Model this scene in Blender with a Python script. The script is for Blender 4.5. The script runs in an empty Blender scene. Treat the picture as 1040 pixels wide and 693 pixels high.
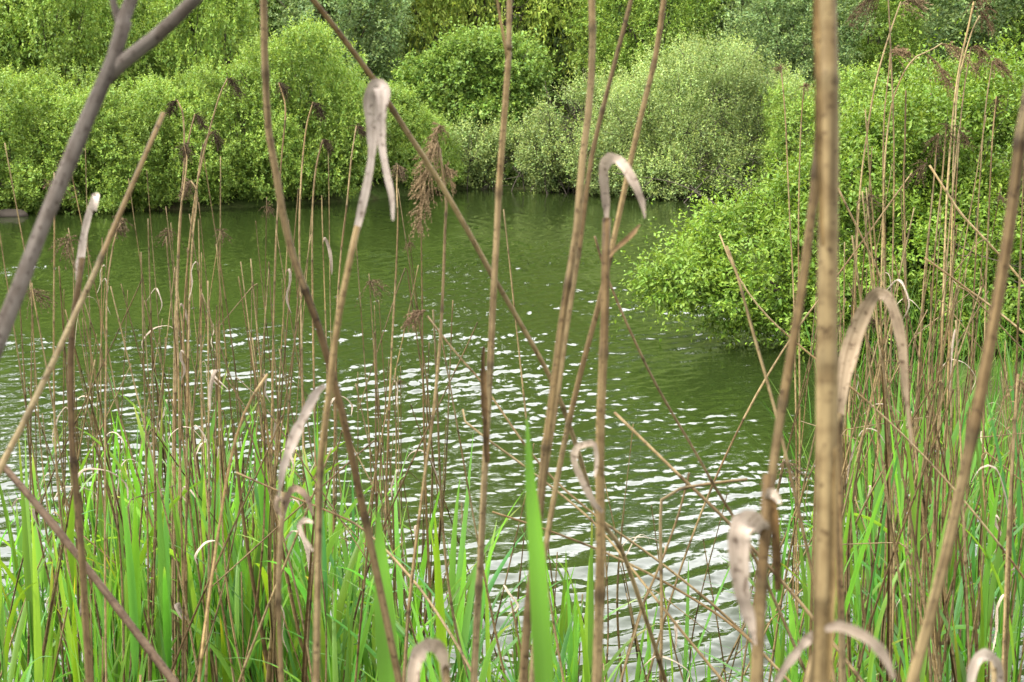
import bpy, math
import numpy as np
from mathutils import Vector, Matrix

S = bpy.context.scene
COL = S.collection
PI = math.pi
RNG = np.random.default_rng(7)
WAVE_SLOPE = 0.029

# ------------------------------------------------------------------ camera
CAM_Z = 2.5
F = 1428.7                       # focal length in photo pixels (1040 wide)
PITCH = math.atan((346.5 - 80.0) / F)
CP, SP = math.cos(PITCH), math.sin(PITCH)
FWD = np.array([0.0, CP, -SP])
UPV = np.array([0.0, SP, CP])


def P(px, py, d):
    """the point seen at photo pixel px,py, d metres along the view axis"""
    x = (px - 520.0) / F * d
    v = -(py - 346.5) / F * d
    return np.array([x, 0.0, CAM_Z]) + FWD * d + UPV * v


def proj(p):
    q = np.asarray(p) - np.array([0, 0, CAM_Z])
    d = q @ FWD
    return 520 + q[0] / d * F, 346.5 - (q @ UPV) / d * F, d


cam_data = bpy.data.cameras.new('camera')
cam = bpy.data.objects.new('camera', cam_data)
COL.objects.link(cam)
cam.location = (0, 0, CAM_Z)
cam.rotation_euler = (PI / 2 - PITCH, 0, 0)
cam_data.sensor_width = 36
cam_data.lens = F / 1040 * 36
cam_data.clip_start = 0.05
cam_data.clip_end = 600
cam_data.dof.use_dof = True
cam_data.dof.focus_distance = 7.5
cam_data.dof.aperture_fstop = 19
S.camera = cam

# ------------------------------------------------------------------ terrain


def sstep(a, b, x):
    t = np.clip((x - a) / (b - a), 0, 1)
    return t * t * (3 - 2 * t)


FARX = [-60, -14, -10, -6, -3, -1.2, 1.0, 4, 7, 10, 60]
FARY = [25, 26.3, 26.6, 27.4, 29.4, 32.5, 32.5, 29.7, 29.0, 27, 24]
RY = [0, 4.4, 6, 8, 10, 13, 16, 20, 25, 40]
RX = [2.0, 2.1, 2.4, 2.9, 3.4, 4.0, 5.2, 7.5, 12, 20]


def wob(x, y):
    return (np.sin(x * 1.3 + 0.7 * np.sin(y * 0.9)) * np.cos(y * 1.1 + 1.3) + 0.5 * np.sin(x * 3.1 + y * 2.3) * np.cos(y * 2.7 - x))


def ground(x, y):
    x = np.asarray(x, float)
    y = np.asarray(y, float)
    near = y - (4.2 + 0.2 * np.sin(x * 0.9))
    right = np.interp(y, RY, RX) - x
    far = np.interp(x, FARX, FARY) - y
    g = np.minimum(np.minimum(near, right), far) + 0.12 * wob(x, y)
    z = np.where(g > 0, -0.7 * np.tanh(g * 0.45), 0.45 * (1 - np.exp(np.minimum(g, 0) * 0.9)))
    z = z + 0.35 * sstep(4.0, 1.0, y)
    hill = np.maximum(0, y - np.interp(x, FARX, FARY))
    z = z + 0.11 * hill + 0.05 * np.maximum(0, hill - 18)
    z = z + 0.03 * wob(x * 2.3, y * 2.1)
    return z


def gz(x, y):
    return float(ground(x, y))


# ------------------------------------------------------------------ mesh building


class MB:
    """collects quads and triangles, with a tint per vertex and a uv"""

    def __init__(self):
        self.v, self.q, self.t, self.c, self.uv, self.n = [], [], [], [], [], 0

    def add(self, v, q=None, t=None, c=None, uv=None):
        v = np.asarray(v, np.float32).reshape(-1, 3)
        k = len(v)
        self.v.append(v)
        if q is not None and len(q):
            self.q.append(np.asarray(q, np.int32).reshape(-1, 4) + self.n)
        if t is not None and len(t):
            self.t.append(np.asarray(t, np.int32).reshape(-1, 3) + self.n)
        if c is None:
            c = np.ones((k, 3))
        c = np.asarray(c, np.float32)
        if c.ndim == 1:
            c = np.tile(c, (k, 1))
        self.c.append(c)
        self.uv.append(np.zeros((k, 2), np.float32) if uv is None else np.asarray(uv, np.float32))
        self.n += k

    def mesh(self, name, mat, off=None, smooth=True):
        v = np.concatenate(self.v)
        if off is not None:
            v = v - np.asarray(off, np.float32)
        q = np.concatenate(self.q) if self.q else np.zeros((0, 4), np.int32)
        t = np.concatenate(self.t) if self.t else np.zeros((0, 3), np.int32)
        me = bpy.data.meshes.new(name)
        me.vertices.add(len(v))
        me.vertices.foreach_set('co', v.ravel())
        loops = np.concatenate([q.ravel(), t.ravel()])
        me.loops.add(len(loops))
        me.loops.foreach_set('vertex_index', loops)
        nf = len(q) + len(t)
        me.polygons.add(nf)
        starts = np.concatenate([np.arange(len(q)) * 4, len(q) * 4 + np.arange(len(t)) * 3]).astype(np.int32)
        me.polygons.foreach_set('loop_start', starts)
        me.polygons.foreach_set('use_smooth', np.full(nf, smooth))
        a = me.attributes.new('tint', 'FLOAT_COLOR', 'POINT')
        c = np.concatenate(self.c)
        a.data.foreach_set('color', np.concatenate([c, np.ones((len(c), 1), np.float32)], 1).astype(np.float32).ravel())
        b = me.attributes.new('strand', 'FLOAT2', 'POINT')
        b.data.foreach_set('vector', np.concatenate(self.uv).ravel())
        me.update(calc_edges=True)
        me.materials.append(mat)
        return me

    def build(self, name, mat, parent=None, off=None, smooth=True):
        o = bpy.data.objects.new(name, self.mesh(name, mat, off, smooth))
        COL.objects.link(o)
        if parent is not None:
            o.parent = parent
        return o


def unit(a):
    a = np.asarray(a, float)
    return a / np.maximum(np.linalg.norm(a, axis=-1, keepdims=True), 1e-9)


def smooth_line(pts, step):
    """Catmull-Rom through pts (n,k), resampled about every step"""
    p = np.asarray(pts, float)
    if len(p) == 2:
        n = max(2, int(np.linalg.norm(p[1, :3] - p[0, :3]) / step) + 1)
        return p[0] + (p[1] - p[0]) * np.linspace(0, 1, n)[:, None]
    q = np.vstack([2 * p[0] - p[1], p, 2 * p[-1] - p[-2]])
    out = []
    for i in range(1, len(q) - 2):
        n = max(2, int(np.linalg.norm(q[i + 1, :3] - q[i, :3]) / step) + 1)
        t = np.linspace(0, 1, n, endpoint=False)[:, None]
        a, b, c, d = q[i - 1], q[i], q[i + 1], q[i + 2]
        out.append(0.5 * (2 * b + (c - a) * t + (2 * a - 5 * b + 4 * c - d) * t * t + (3 * b - a - 3 * c + d) * t ** 3))
    out.append(p[-1:])
    return np.vstack(out)


def tube(mb, pts, rad, sides=7, col=None):
    p = np.asarray(pts, float)
    n = len(p)
    rad = np.broadcast_to(np.asarray(rad, float), (n,))
    T = unit(np.gradient(p, axis=0))
    N = np.zeros_like(p)
    ref = np.array([1.0, 0, 0]) if abs(T[0, 0]) < 0.8 else np.array([0, 1.0, 0])
    v = ref
    for i in range(n):
        v = v - T[i] * (v @ T[i])
        v = v / max(np.linalg.norm(v), 1e-9)
        N[i] = v
    B = np.cross(T, N)
    a = np.linspace(0, 2 * PI, sides, endpoint=False)
    V = p[:, None] + rad[:, None, None] * (np.cos(a)[None, :, None] * N[:, None] + np.sin(a)[None, :, None] * B[:, None])
    i = np.arange(n - 1)[:, None] * sides
    j = np.arange(sides)[None]
    k = (j + 1) % sides
    q = np.stack([i + j, i + k, i + sides + k, i + sides + j], -1).reshape(-1, 4)
    V = V.reshape(-1, 3)
    c = np.ones((n, 3)) if col is None else np.broadcast_to(col, (n, 3))
    C = np.repeat(c, sides, 0)
    L = np.concatenate([[0], np.cumsum(np.linalg.norm(np.diff(p, axis=0), axis=1))])
    U = np.stack([np.tile(a / (2 * PI), n), np.repeat(L, sides)], -1)
    base = len(V)
    V = np.vstack([V, p[0], p[-1]])
    C = np.vstack([C, c[0], c[-1]])
    U = np.vstack([U, U[0], U[-1]])
    jj = np.arange(sides)
    kk = (jj + 1) % sides
    t = np.vstack([np.stack([kk, jj, np.full(sides, base)], -1),
                   np.stack([(n - 1) * sides + jj, (n - 1) * sides + kk, np.full(sides, base + 1)], -1)])
    mb.add(V, q, t, C, U)


def ribbon(mb, pts, wid, side, fold=0.25, col=None, across=5, wave=0.0, rng=None):
    """a leaf blade along pts; side: the direction of its width at each point; fold: how deep its channel is"""
    p = np.asarray(pts, float)
    n = len(p)
    wid = np.broadcast_to(np.asarray(wid, float), (n,))
    T = unit(np.gradient(p, axis=0))
    s = np.broadcast_to(np.asarray(side, float), (n, 3))
    s = unit(s - T * np.sum(s * T, -1, keepdims=True))
    N = np.cross(T, s)
    u = np.linspace(-1, 1, across)
    hh = (np.abs(u) ** 1.4 - 0.4) * fold
    if wave and rng is not None:
        ph = rng.uniform(0, 6, 2)
        L = np.linspace(0, 1, n)
        wv = wave * (np.sin(L * 17 + ph[0])[:, None] * u[None] + np.sin(L * 29 + ph[1])[:, None] * u[None] ** 2 * 0.6)
    else:
        wv = np.zeros((n, across))
    V = p[:, None] + 0.5 * wid[:, None, None] * (u[None, :, None] * s[:, None] + (hh[None, :] + wv)[:, :, None] * N[:, None])
    i = np.arange(n - 1)[:, None] * across
    j = np.arange(across - 1)[None]
    q = np.stack([i + j, i + j + 1, i + across + j + 1, i + across + j], -1).reshape(-1, 4)
    c = np.ones((n, 3)) if col is None else np.broadcast_to(col, (n, 3))
    Lm = np.concatenate([[0], np.cumsum(np.linalg.norm(np.diff(p, axis=0), axis=1))])
    U = np.stack([np.tile(u, n), np.repeat(Lm, across)], -1)
    mb.add(V.reshape(-1, 3), q, None, np.repeat(c, across, 0), U)


# ------------------------------------------------------------------ materials


def new_mat(name):
    m = bpy.data.materials.new(name)
    m.use_nodes = True
    nt = m.node_tree
    nt.nodes.clear()
    out = nt.nodes.new('ShaderNodeOutputMaterial')
    return m, nt, out


def node(nt, kind, **kw):
    n = nt.nodes.new(kind)
    for k, v in kw.items():
        if k.startswith('i_'):
            n.inputs[k[2:].replace('_', ' ')].default_value = v
        else:
            setattr(n, k, v)
    return n


def mixc(nt, a, b, fac, mode='MIX'):
    n = nt.nodes.new('ShaderNodeMix')
    n.data_type = 'RGBA'
    n.blend_type = mode
    for idx, val in ((0, fac), (6, a), (7, b)):
        if hasattr(val, 'links') or isinstance(val, bpy.types.NodeSocket):
            nt.links.new(val, n.inputs[idx])
        else:
            n.inputs[idx].default_value = val if idx == 0 else (*val, 1)
    return n.outputs[2]


def leaf_mat(name, col, trans_col, trans=0.35, rough=0.5, spec=0.14, veins=False):
    m, nt, out = new_mat(name)
    at = node(nt, 'ShaderNodeAttribute', attribute_name='tint')
    oi = node(nt, 'ShaderNodeObjectInfo')
    base = mixc(nt, col, at.outputs['Color'], 1.0, 'MULTIPLY')
    tcol = mixc(nt, trans_col, at.outputs['Color'], 1.0, 'MULTIPLY')
    if veins:
        st = node(nt, 'ShaderNodeAttribute', attribute_name='strand')
        mp = node(nt, 'ShaderNodeMapping')
        mp.inputs['Scale'].default_value = (5.0, 2.0, 1)
        nt.links.new(st.outputs['Vector'], mp.inputs['Vector'])
        nz = node(nt, 'ShaderNodeTexNoise', i_Scale=2.0, i_Detail=3.0)
        nt.links.new(mp.outputs[0], nz.inputs['Vector'])
        rp = node(nt, 'ShaderNodeValToRGB')
        rp.color_ramp.elements[0].position = 0.3
        rp.color_ramp.elements[0].color = (0.72, 0.78, 0.7, 1)
        rp.color_ramp.elements[1].position = 0.7
        rp.color_ramp.elements[1].color = (1.15, 1.1, 1.1, 1)
        nt.links.new(nz.outputs['Fac'], rp.inputs[0])
        base = mixc(nt, base, rp.outputs[0], 1.0, 'MULTIPLY')
    pb = node(nt, 'ShaderNodeBsdfPrincipled')
    pb.inputs['Roughness'].default_value = rough
    pb.inputs['Specular IOR Level'].default_value = spec
    nt.links.new(base, pb.inputs['Base Color'])
    tr = node(nt, 'ShaderNodeBsdfTranslucent')
    nt.links.new(tcol, tr.inputs['Color'])
    mx = node(nt, 'ShaderNodeMixShader')
    mx.inputs[0].default_value = trans
    nt.links.new(pb.outputs[0], mx.inputs[1])
    nt.links.new(tr.outputs[0], mx.inputs[2])
    nt.links.new(mx.outputs[0], out.inputs[0])
    return m


def stalk_mat(name, col_a, col_b, scale=(60, 60, 6), rough=0.55, bump=0.15, trans=0.0):
    """dry stems, bark and dry leaves: streaked along their length, blotched, tinted by the stem's own colour"""
    m, nt, out = new_mat(name)
    st = node(nt, 'ShaderNodeAttribute', attribute_name='strand')
    at = node(nt, 'ShaderNodeAttribute', attribute_name='tint')
    oi = node(nt, 'ShaderNodeObjectInfo')
    mp = node(nt, 'ShaderNodeMapping')
    mp.inputs['Scale'].default_value = (scale[0] * 0.15, scale[2], 1)
    nt.links.new(st.outputs['Vector'], mp.inputs['Vector'])
    ad = node(nt, 'ShaderNodeVectorMath', operation='ADD')
    sc = node(nt, 'ShaderNodeMath', operation='MULTIPLY')
    sc.inputs[1].default_value = 37.0
    nt.links.new(oi.outputs['Random'], sc.inputs[0])
    cb = node(nt, 'ShaderNodeCombineXYZ')
    nt.links.new(sc.outputs[0], cb.inputs[2])
    nt.links.new(mp.outputs[0], ad.inputs[0])
    nt.links.new(cb.outputs[0], ad.inputs[1])
    nz = node(nt, 'ShaderNodeTexNoise', i_Scale=1.0, i_Detail=5.0, i_Roughness=0.65)
    nt.links.new(ad.outputs[0], nz.inputs['Vector'])
    tc = node(nt, 'ShaderNodeTexCoord')
    n2 = node(nt, 'ShaderNodeTexNoise', i_Scale=90.0, i_Detail=4.0)
    nt.links.new(tc.outputs['Object'], n2.inputs['Vector'])
    rp = node(nt, 'ShaderNodeValToRGB')
    rp.color_ramp.elements[0].position = 0.32
    rp.color_ramp.elements[0].color = (*col_a, 1)
    rp.color_ramp.elements[1].position = 0.66
    rp.color_ramp.elements[1].color = (*col_b, 1)
    nt.links.new(nz.outputs['Fac'], rp.inputs[0])
    r2 = node(nt, 'ShaderNodeValToRGB')
    r2.color_ramp.elements[0].position = 0.35
    r2.color_ramp.elements[0].color = (0.55, 0.5, 0.46, 1)
    r2.color_ramp.elements[1].position = 0.55
    r2.color_ramp.elements[1].color = (1, 1, 1, 1)
    nt.links.new(n2.outputs['Fac'], r2.inputs[0])
    c = mixc(nt, rp.outputs[0], r2.outputs[0], 0.35 if trans > 0 else 0.75, 'MULTIPLY')
    n3 = node(nt, 'ShaderNodeTexNoise', i_Scale=260.0, i_Detail=2.0)
    nt.links.new(tc.outputs['Object'], n3.inputs['Vector'])
    r3 = node(nt, 'ShaderNodeValToRGB')
    r3.color_ramp.elements[0].position = 0.31
    r3.color_ramp.elements[0].color = (0.25, 0.2, 0.17, 1)
    r3.color_ramp.elements[1].position = 0.40
    r3.color_ramp.elements[1].color = (1, 1, 1, 1)
    nt.links.new(n3.outputs['Fac'], r3.inputs[0])
    c = mixc(nt, c, r3.outputs[0], 0.8, 'MULTIPLY')
    c = mixc(nt, c, at.outputs['Color'], 1.0, 'MULTIPLY')
    pb = node(nt, 'ShaderNodeBsdfPrincipled')
    pb.inputs['Roughness'].default_value = rough
    pb.inputs['Specular IOR Level'].default_value = 0.07
    nt.links.new(c, pb.inputs['Base Color'])
    bp = node(nt, 'ShaderNodeBump')
    bp.inputs['Strength'].default_value = bump
    bp.inputs['Distance'].default_value = 0.002
    nt.links.new(nz.outputs['Fac'], bp.inputs['Height'])
    nt.links.new(bp.outputs[0], pb.inputs['Normal'])
    if trans > 0:
        tr = node(nt, 'ShaderNodeBsdfTranslucent')
        nt.links.new(c, tr.inputs['Color'])
        mx = node(nt, 'ShaderNodeMixShader')
        mx.inputs[0].default_value = trans
        nt.links.new(pb.outputs[0], mx.inputs[1])
        nt.links.new(tr.outputs[0], mx.inputs[2])
        nt.links.new(mx.outputs[0], out.inputs[0])
    else:
        nt.links.new(pb.outputs[0], out.inputs[0])
    return m


M = {}
M['culm'] = stalk_mat('dry reed stem', (0.044, 0.033, 0.016), (0.205, 0.156, 0.079))
M['dryleaf'] = stalk_mat('dry reed leaf', (0.165, 0.138, 0.105), (0.31, 0.27, 0.222), scale=(40, 40, 4), rough=0.6, trans=0.25)
M['plume'] = stalk_mat('reed seed head', (0.045, 0.034, 0.020), (0.125, 0.097, 0.062), scale=(20, 20, 30), rough=0.8, trans=0.25)
M['bark'] = stalk_mat('grey bark', (0.034, 0.028, 0.022), (0.105, 0.089, 0.072), scale=(30, 30, 10), rough=0.8, bump=0.4)
M['twig'] = stalk_mat('brown twig', (0.026, 0.018, 0.011), (0.068, 0.048, 0.03), scale=(30, 30, 10), rough=0.65, bump=0.3)
M['wood'] = stalk_mat('shrub wood', (0.03, 0.024, 0.018), (0.085, 0.07, 0.055), scale=(20, 20, 4), rough=0.85, bump=0.3)
M['blade'] = leaf_mat('green reed blade', (0.066, 0.155, 0.017), (0.165, 0.335, 0.018), 0.42, 0.45, 0.25, veins=True)
M['bright'] = leaf_mat('young willow leaves', (0.150, 0.238, 0.044), (0.23, 0.345, 0.042), 0.24, 0.5)
M['sallow'] = leaf_mat('sallow leaves', (0.185, 0.255, 0.082), (0.24, 0.335, 0.085), 0.24, 0.6)
M['weeping'] = leaf_mat('weeping willow leaves', (0.225, 0.31, 0.055), (0.31, 0.41, 0.06), 0.24, 0.5)
M['deep'] = leaf_mat('alder leaves', (0.125, 0.21, 0.042), (0.19, 0.30, 0.042), 0.24, 0.5)
M['blue'] = leaf_mat('grey green leaves', (0.17, 0.255, 0.095), (0.21, 0.31, 0.10), 0.3, 0.6)
M['near'] = leaf_mat('shore bush leaves', (0.108, 0.185, 0.026), (0.175, 0.285, 0.026), 0.24, 0.45)
M['grass'] = leaf_mat('short grass', (0.05, 0.125, 0.018), (0.1, 0.23, 0.02), 0.38, 0.5)


def ground_mat():
    m, nt, out = new_mat('bank soil')
    tc = node(nt, 'ShaderNodeTexCoord')
    n1 = node(nt, 'ShaderNodeTexNoise', i_Scale=0.8, i_Detail=8.0, i_Roughness=0.7)
    n2 = node(nt, 'ShaderNodeTexNoise', i_Scale=14.0, i_Detail=6.0)
    nt.links.new(tc.outputs['Object'], n1.inputs['Vector'])
    nt.links.new(tc.outputs['Object'], n2.inputs['Vector'])
    rp = node(nt, 'ShaderNodeValToRGB')
    e = rp.color_ramp.elements
    e[0].position, e[0].color = 0.35, (0.045, 0.035, 0.022, 1)
    e[1].position, e[1].color = 0.62, (0.05, 0.085, 0.02, 1)
    nt.links.new(n1.outputs['Fac'], rp.inputs[0])
    r2 = node(nt, 'ShaderNodeValToRGB')
    r2.color_ramp.elements[0].color = (0.4, 0.4, 0.4, 1)
    r2.color_ramp.elements[1].color = (1.3, 1.3, 1.2, 1)
    nt.links.new(n2.outputs['Fac'], r2.inputs[0])
    c = mixc(nt, rp.outputs[0], r2.outputs[0], 1.0, 'MULTIPLY')
    pb = node(nt, 'ShaderNodeBsdfPrincipled', i_Roughness=1.0)
    pb.inputs['Specular IOR Level'].default_value = 0.0
    nt.links.new(c, pb.inputs['Base Color'])
    bp = node(nt, 'ShaderNodeBump', i_Strength=0.8, i_Distance=0.06)
    nt.links.new(n2.outputs['Fac'], bp.inputs['Height'])
    nt.links.new(bp.outputs[0], pb.inputs['Normal'])
    nt.links.new(pb.outputs[0], out.inputs[0])
    return m


def water_mat():
    m, nt, out = new_mat('pond water')
    tc = node(nt, 'ShaderNodeTexCoord')
    pb = node(nt, 'ShaderNodeBsdfPrincipled', i_Roughness=0.015, i_IOR=1.333)
    n0 = node(nt, 'ShaderNodeTexNoise', i_Scale=0.22, i_Detail=3.0)
    nt.links.new(tc.outputs['Object'], n0.inputs['Vector'])
    c = mixc(nt, (0.008, 0.014, 0.003), (0.014, 0.022, 0.005), n0.outputs['Fac'])
    nt.links.new(c, pb.inputs['Base Color'])

    # the finest ripples; the larger ones are modelled
    mp = node(nt, 'ShaderNodeMapping')
    mp.inputs['Rotation'].default_value = (0, 0, math.radians(-32))
    mp.inputs['Scale'].default_value = (7, 16, 1)
    nt.links.new(tc.outputs['Object'], mp.inputs['Vector'])
    nz = node(nt, 'ShaderNodeTexNoise', i_Scale=1.0, i_Detail=2.0, i_Distortion=0.3)
    nt.links.new(mp.outputs[0], nz.inputs['Vector'])
    bp = node(nt, 'ShaderNodeBump', i_Strength=1.0, i_Distance=0.002)
    nt.links.new(nz.outputs['Fac'], bp.inputs['Height'])
    nt.links.new(bp.outputs[0], pb.inputs['Normal'])
    nt.links.new(pb.outputs[0], out.inputs[0])
    return m


# ------------------------------------------------------------------ naming helpers


def tag(o, label, cat=None, group=None, kind=None):
    if label:
        o['label'] = label
    if cat:
        o['category'] = cat
    if group:
        o['group'] = group
    if kind:
        o['kind'] = kind
    return o


def empty(name, loc):
    o = bpy.data.objects.new(name, None)
    o.empty_display_size = 0.1
    COL.objects.link(o)
    o.location = [float(a) for a in loc]
    return o


def copy_tree(o, parent=None):
    c = o.copy()
    COL.objects.link(c)
    if parent is not None:
        c.parent = parent
    for ch in KIDS.get(o.name, []):
        d = ch.copy()
        COL.objects.link(d)
        d.parent = c
    return c


KIDS = {}

# ------------------------------------------------------------------ the setting
xs = np.concatenate([np.linspace(-140, -22, 24, endpoint=False), np.linspace(-22, 22, 150, endpoint=False), np.linspace(22, 140, 25)])
ys = np.concatenate([np.linspace(-14, 0, 16, endpoint=False), np.linspace(0, 40, 170, endpoint=False), np.linspace(40, 240, 60)])
X, Y = np.meshgrid(xs, ys)
V = np.stack([X, Y, ground(X, Y)], -1).reshape(-1, 3)
nx, ny = len(xs), len(ys)
ii, jj = np.meshgrid(np.arange(nx - 1), np.arange(ny - 1))
b = (jj * nx + ii).ravel()
mb = MB()
mb.add(V, np.stack([b, b + 1, b + nx + 1, b + nx], -1))
tag(mb.build('ground', ground_mat()), 'brown and green soil of the pond banks and the rising slope', kind='structure')

# the water: one sheet, finer towards the near shore, with wind ripples modelled in it
WY = [2.0]
while WY[-1] < 36:
    WY.append(WY[-1] + max(0.008, WY[-1] ** 2 / 3500))
WY = np.array(WY + [38, 45.0])
WS = np.concatenate([[-1.0] * 1, np.linspace(-0.46, 0.46, 760), [1.0]])
Xw = WS[None, :] * (WY[:, None] + 1.6)
Xw[:, 0], Xw[:, -1] = -70, 45
Yw = np.repeat(WY[:, None], len(WS), 1)


def smooth2(x, y, f, seed):
    r = np.random.default_rng(seed)
    o = np.zeros_like(x)
    for k in range(7):
        a = r.uniform(0, 6.28)
        w = f * r.uniform(0.5, 1.8)
        o += np.sin(x * math.cos(a) * w * 0.6 + y * math.sin(a) * w + r.uniform(0, 6.28))
    return o / 3.2


rw = np.random.default_rng(17)
Zw = np.zeros_like(Xw)
dyw = np.gradient(WY)[:, None]
xw_, yw_ = Xw + 0.10 * smooth2(Xw, Yw, 2.6, 31), Yw + 0.10 * smooth2(Xw, Yw, 2.6, 32)
NW = 64
for k in range(NW):
    lam = 0.036 * (8.0 ** (k / (NW - 1)))
    th = math.radians(38) + rw.normal() * (0.95 if lam < 0.13 else 0.75)
    kx, ky = -math.sin(th) * 2 * PI / lam, math.cos(th) * 2 * PI / lam
    slope = WAVE_SLOPE * (1.1 if lam < 0.15 else 0.85 if lam < 0.3 else 0.6)
    fade = sstep(0.5, 1.5, lam / dyw)
    slope = slope * (1 - 0.5 * sstep(9.5, 6.5, Yw))
    Zw += fade * slope * lam / (2 * PI) * np.sin(kx * xw_ + ky * yw_ + rw.uniform(0, 6.28))
for k in range(16):                      # longer crested ripples close to the near shore
    lam = 0.15 * (2.3 ** (k / 15))
    th = math.radians(38) + rw.normal() * 0.26
    kx, ky = -math.sin(th) * 2 * PI / lam, math.cos(th) * 2 * PI / lam
    Zw += sstep(10.0, 6.3, Yw) * 0.054 * lam / (2 * PI) * np.sin(kx * xw_ + ky * yw_ + rw.uniform(0, 6.28))
gust = np.clip(0.78 + 0.38 * smooth2(Xw, Yw, 0.9, 41) + 0.32 * smooth2(Xw, Yw, 2.4, 42), 0.2, 1.5)
gust *= 1 + 0.45 * sstep(8.5, 6.0, Yw) * sstep(-1.0, 0.6, Xw)
# the lee of the near bush is calmer
gust *= 1 - 0.6 * np.exp(-((Xw - 1.6) / 1.3) ** 2 - ((Yw - 11.6) / 1.5) ** 2)
gust *= 1 + 0.35 * sstep(12, 20, Yw) * np.clip(smooth2(Xw, Yw, 1.6, 43), -1, 1)
gust *= 1 - 0.28 * sstep(0.2, -1.6, Xw)
Zw *= gust * (1 + 2.0 * sstep(8, 20, Yw))
nxw, nyw = len(WS), len(WY)
ii, jj = np.meshgrid(np.arange(nxw - 1), np.arange(nyw - 1))
b = (jj * nxw + ii).ravel()
mb = MB()
mb.add(np.stack([Xw, Yw, Zw], -1), np.stack([b, b + 1, b + nxw + 1, b + nxw], -1))
tag(mb.build('water', water_mat()), 'green rippled pond water with white glints of sky', kind='structure')

# ------------------------------------------------------------------ shrubs and trees


def fnoise(p, f, seed):
    """cheap smooth noise in about -1..1"""
    r = np.random.default_rng(seed)
    out = np.zeros(len(p))
    for k in range(6):
        w = unit(r.normal(size=3)) * f * r.uniform(0.6, 1.7)
        out += np.sin(p @ w + r.uniform(0, 6.28))
    return out / 3.0


def leaves(mb, base, dirs, length, per, leaf_l, leaf_w, rng, spread=0.8, tip=(1.25, 1.12, 0.9), clump=None, fold=False, droop=0.0):
    """shoots from base along dirs, each with per leaves set spirally"""
    n = len(base)
    length = np.broadcast_to(length, (n,))
    ref = unit(rng.normal(size=(n, 3)))
    a = unit(np.cross(dirs, ref))
    c = np.cross(dirs, a)
    t = (np.arange(per) + rng.uniform(0, 1, (n, per))) / per
    ang = np.arange(per)[None] * 2.399 + rng.uniform(0, 6.28, (n, 1))
    pos = base[:, None] + dirs[:, None] * (length[:, None] * t)[..., None]
    pos[..., 2] -= droop * (t * length[:, None]) ** 2
    radial = np.cos(ang)[..., None] * a[:, None] + np.sin(ang)[..., None] * c[:, None]
    ld = unit(radial * spread + dirs[:, None] * (0.35 + 0.7 * t)[..., None] + rng.normal(size=(n, per, 3)) * 0.28 + np.array([0, 0, -0.15 - droop * 0.5]))
    up = unit(np.array([0, 0, 1.0]) + rng.normal(size=(n, per, 3)) * 0.55)
    sd = unit(np.cross(ld, up))
    nm = np.cross(sd, ld)
    sz = rng.uniform(0.65, 1.25, (n, per)) * (1.05 - 0.45 * t ** 2)
    L = (leaf_l * sz)[..., None]
    W = (leaf_w * sz * 0.5)[..., None]
    p0 = pos
    p2 = pos + ld * L - nm * L * 0.12
    pm = pos + ld * L * 0.45
    f = 0.22 if fold else 0.1
    p1 = pm + sd * W + nm * W * f * 2
    p3 = pm - sd * W + nm * W * f * 2
    br = rng.uniform(0.84, 1.16, (n, per)) * (np.ones((n, 1)) if clump is None else clump[:, None])
    tipf = (t ** 2)[..., None]
    col = br[..., None] * (1 + (np.array(tip) - 1) * tipf) * np.stack([rng.uniform(0.88, 1.14, (n, per)), np.ones((n, per)), rng.uniform(0.75, 1.3, (n, per))], -1)
    if fold:
        pa = pos + ld * L * 0.3
        pb_ = pos + ld * L * 0.72 - nm * L * 0.04
        l1, l2 = pa + sd * W * 0.92 + nm * W * 0.3, pb_ + sd * W * 0.72 + nm * W * 0.3
        r1, r2 = pa - sd * W * 0.92 + nm * W * 0.3, pb_ - sd * W * 0.72 + nm * W * 0.3
        V = np.stack([p0, l1, l2, p2, r2, r1], -2).reshape(-1, 3)
        k = np.arange(n * per)[:, None] * 6
        q = np.concatenate([k + np.array([[0, 1, 2, 3]]), k + np.array([[0, 3, 4, 5]])])
        mb.add(V, q, None, np.repeat(col.reshape(-1, 3), 6, 0))
    else:
        V = np.stack([p0, p1, p2, p3], -2).reshape(-1, 3)
        q = np.arange(n * per * 4).reshape(-1, 4)
        mb.add(V, q, None, np.repeat(col.reshape(-1, 3), 4, 0))


def crown_points(lobes, n, rng, seed, lump=0.22, shell=0.22, gap=-0.55, lowcut=0.03, gapf=2.0):
    """shoot bases and outward directions in the lumpy shells of the lobes"""
    lobes = np.asarray(lobes, float)
    w = (lobes[:, 3] * lobes[:, 5]) ** 1.0 + lobes[:, 3] * lobes[:, 4]
    k = rng.choice(len(lobes), n * 3, p=w / w.sum())
    d = unit(rng.normal(size=(n * 3, 3)))
    rr = 1 - np.abs(rng.normal(size=n * 3)) * shell
    rr = np.clip(rr, 0.1, 1.05)
    R = 1 + lump * fnoise(d * 1.0 + lobes[k, :3] * 0.37, 4.0, seed) + 0.5 * lump * fnoise(d + lobes[k, :3], 10.0, seed + 1)
    p = lobes[k, :3] + d * lobes[k, 3:6] * (rr * R)[:, None]
    keep = p[:, 2] > lowcut
    # drop what lies deep inside another lobe
    for i in range(len(lobes)):
        q = (p - lobes[i, :3]) / lobes[i, 3:6]
        keep &= ~((np.linalg.norm(q, axis=1) < 0.62) & (k != i))
    keep &= fnoise(p, gapf * 2.2, seed + 5) > gap
    p, d = p[keep][:n], unit(d[keep][:n] / lobes[k[keep][:n], 3:6])
    return p, d


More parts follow.
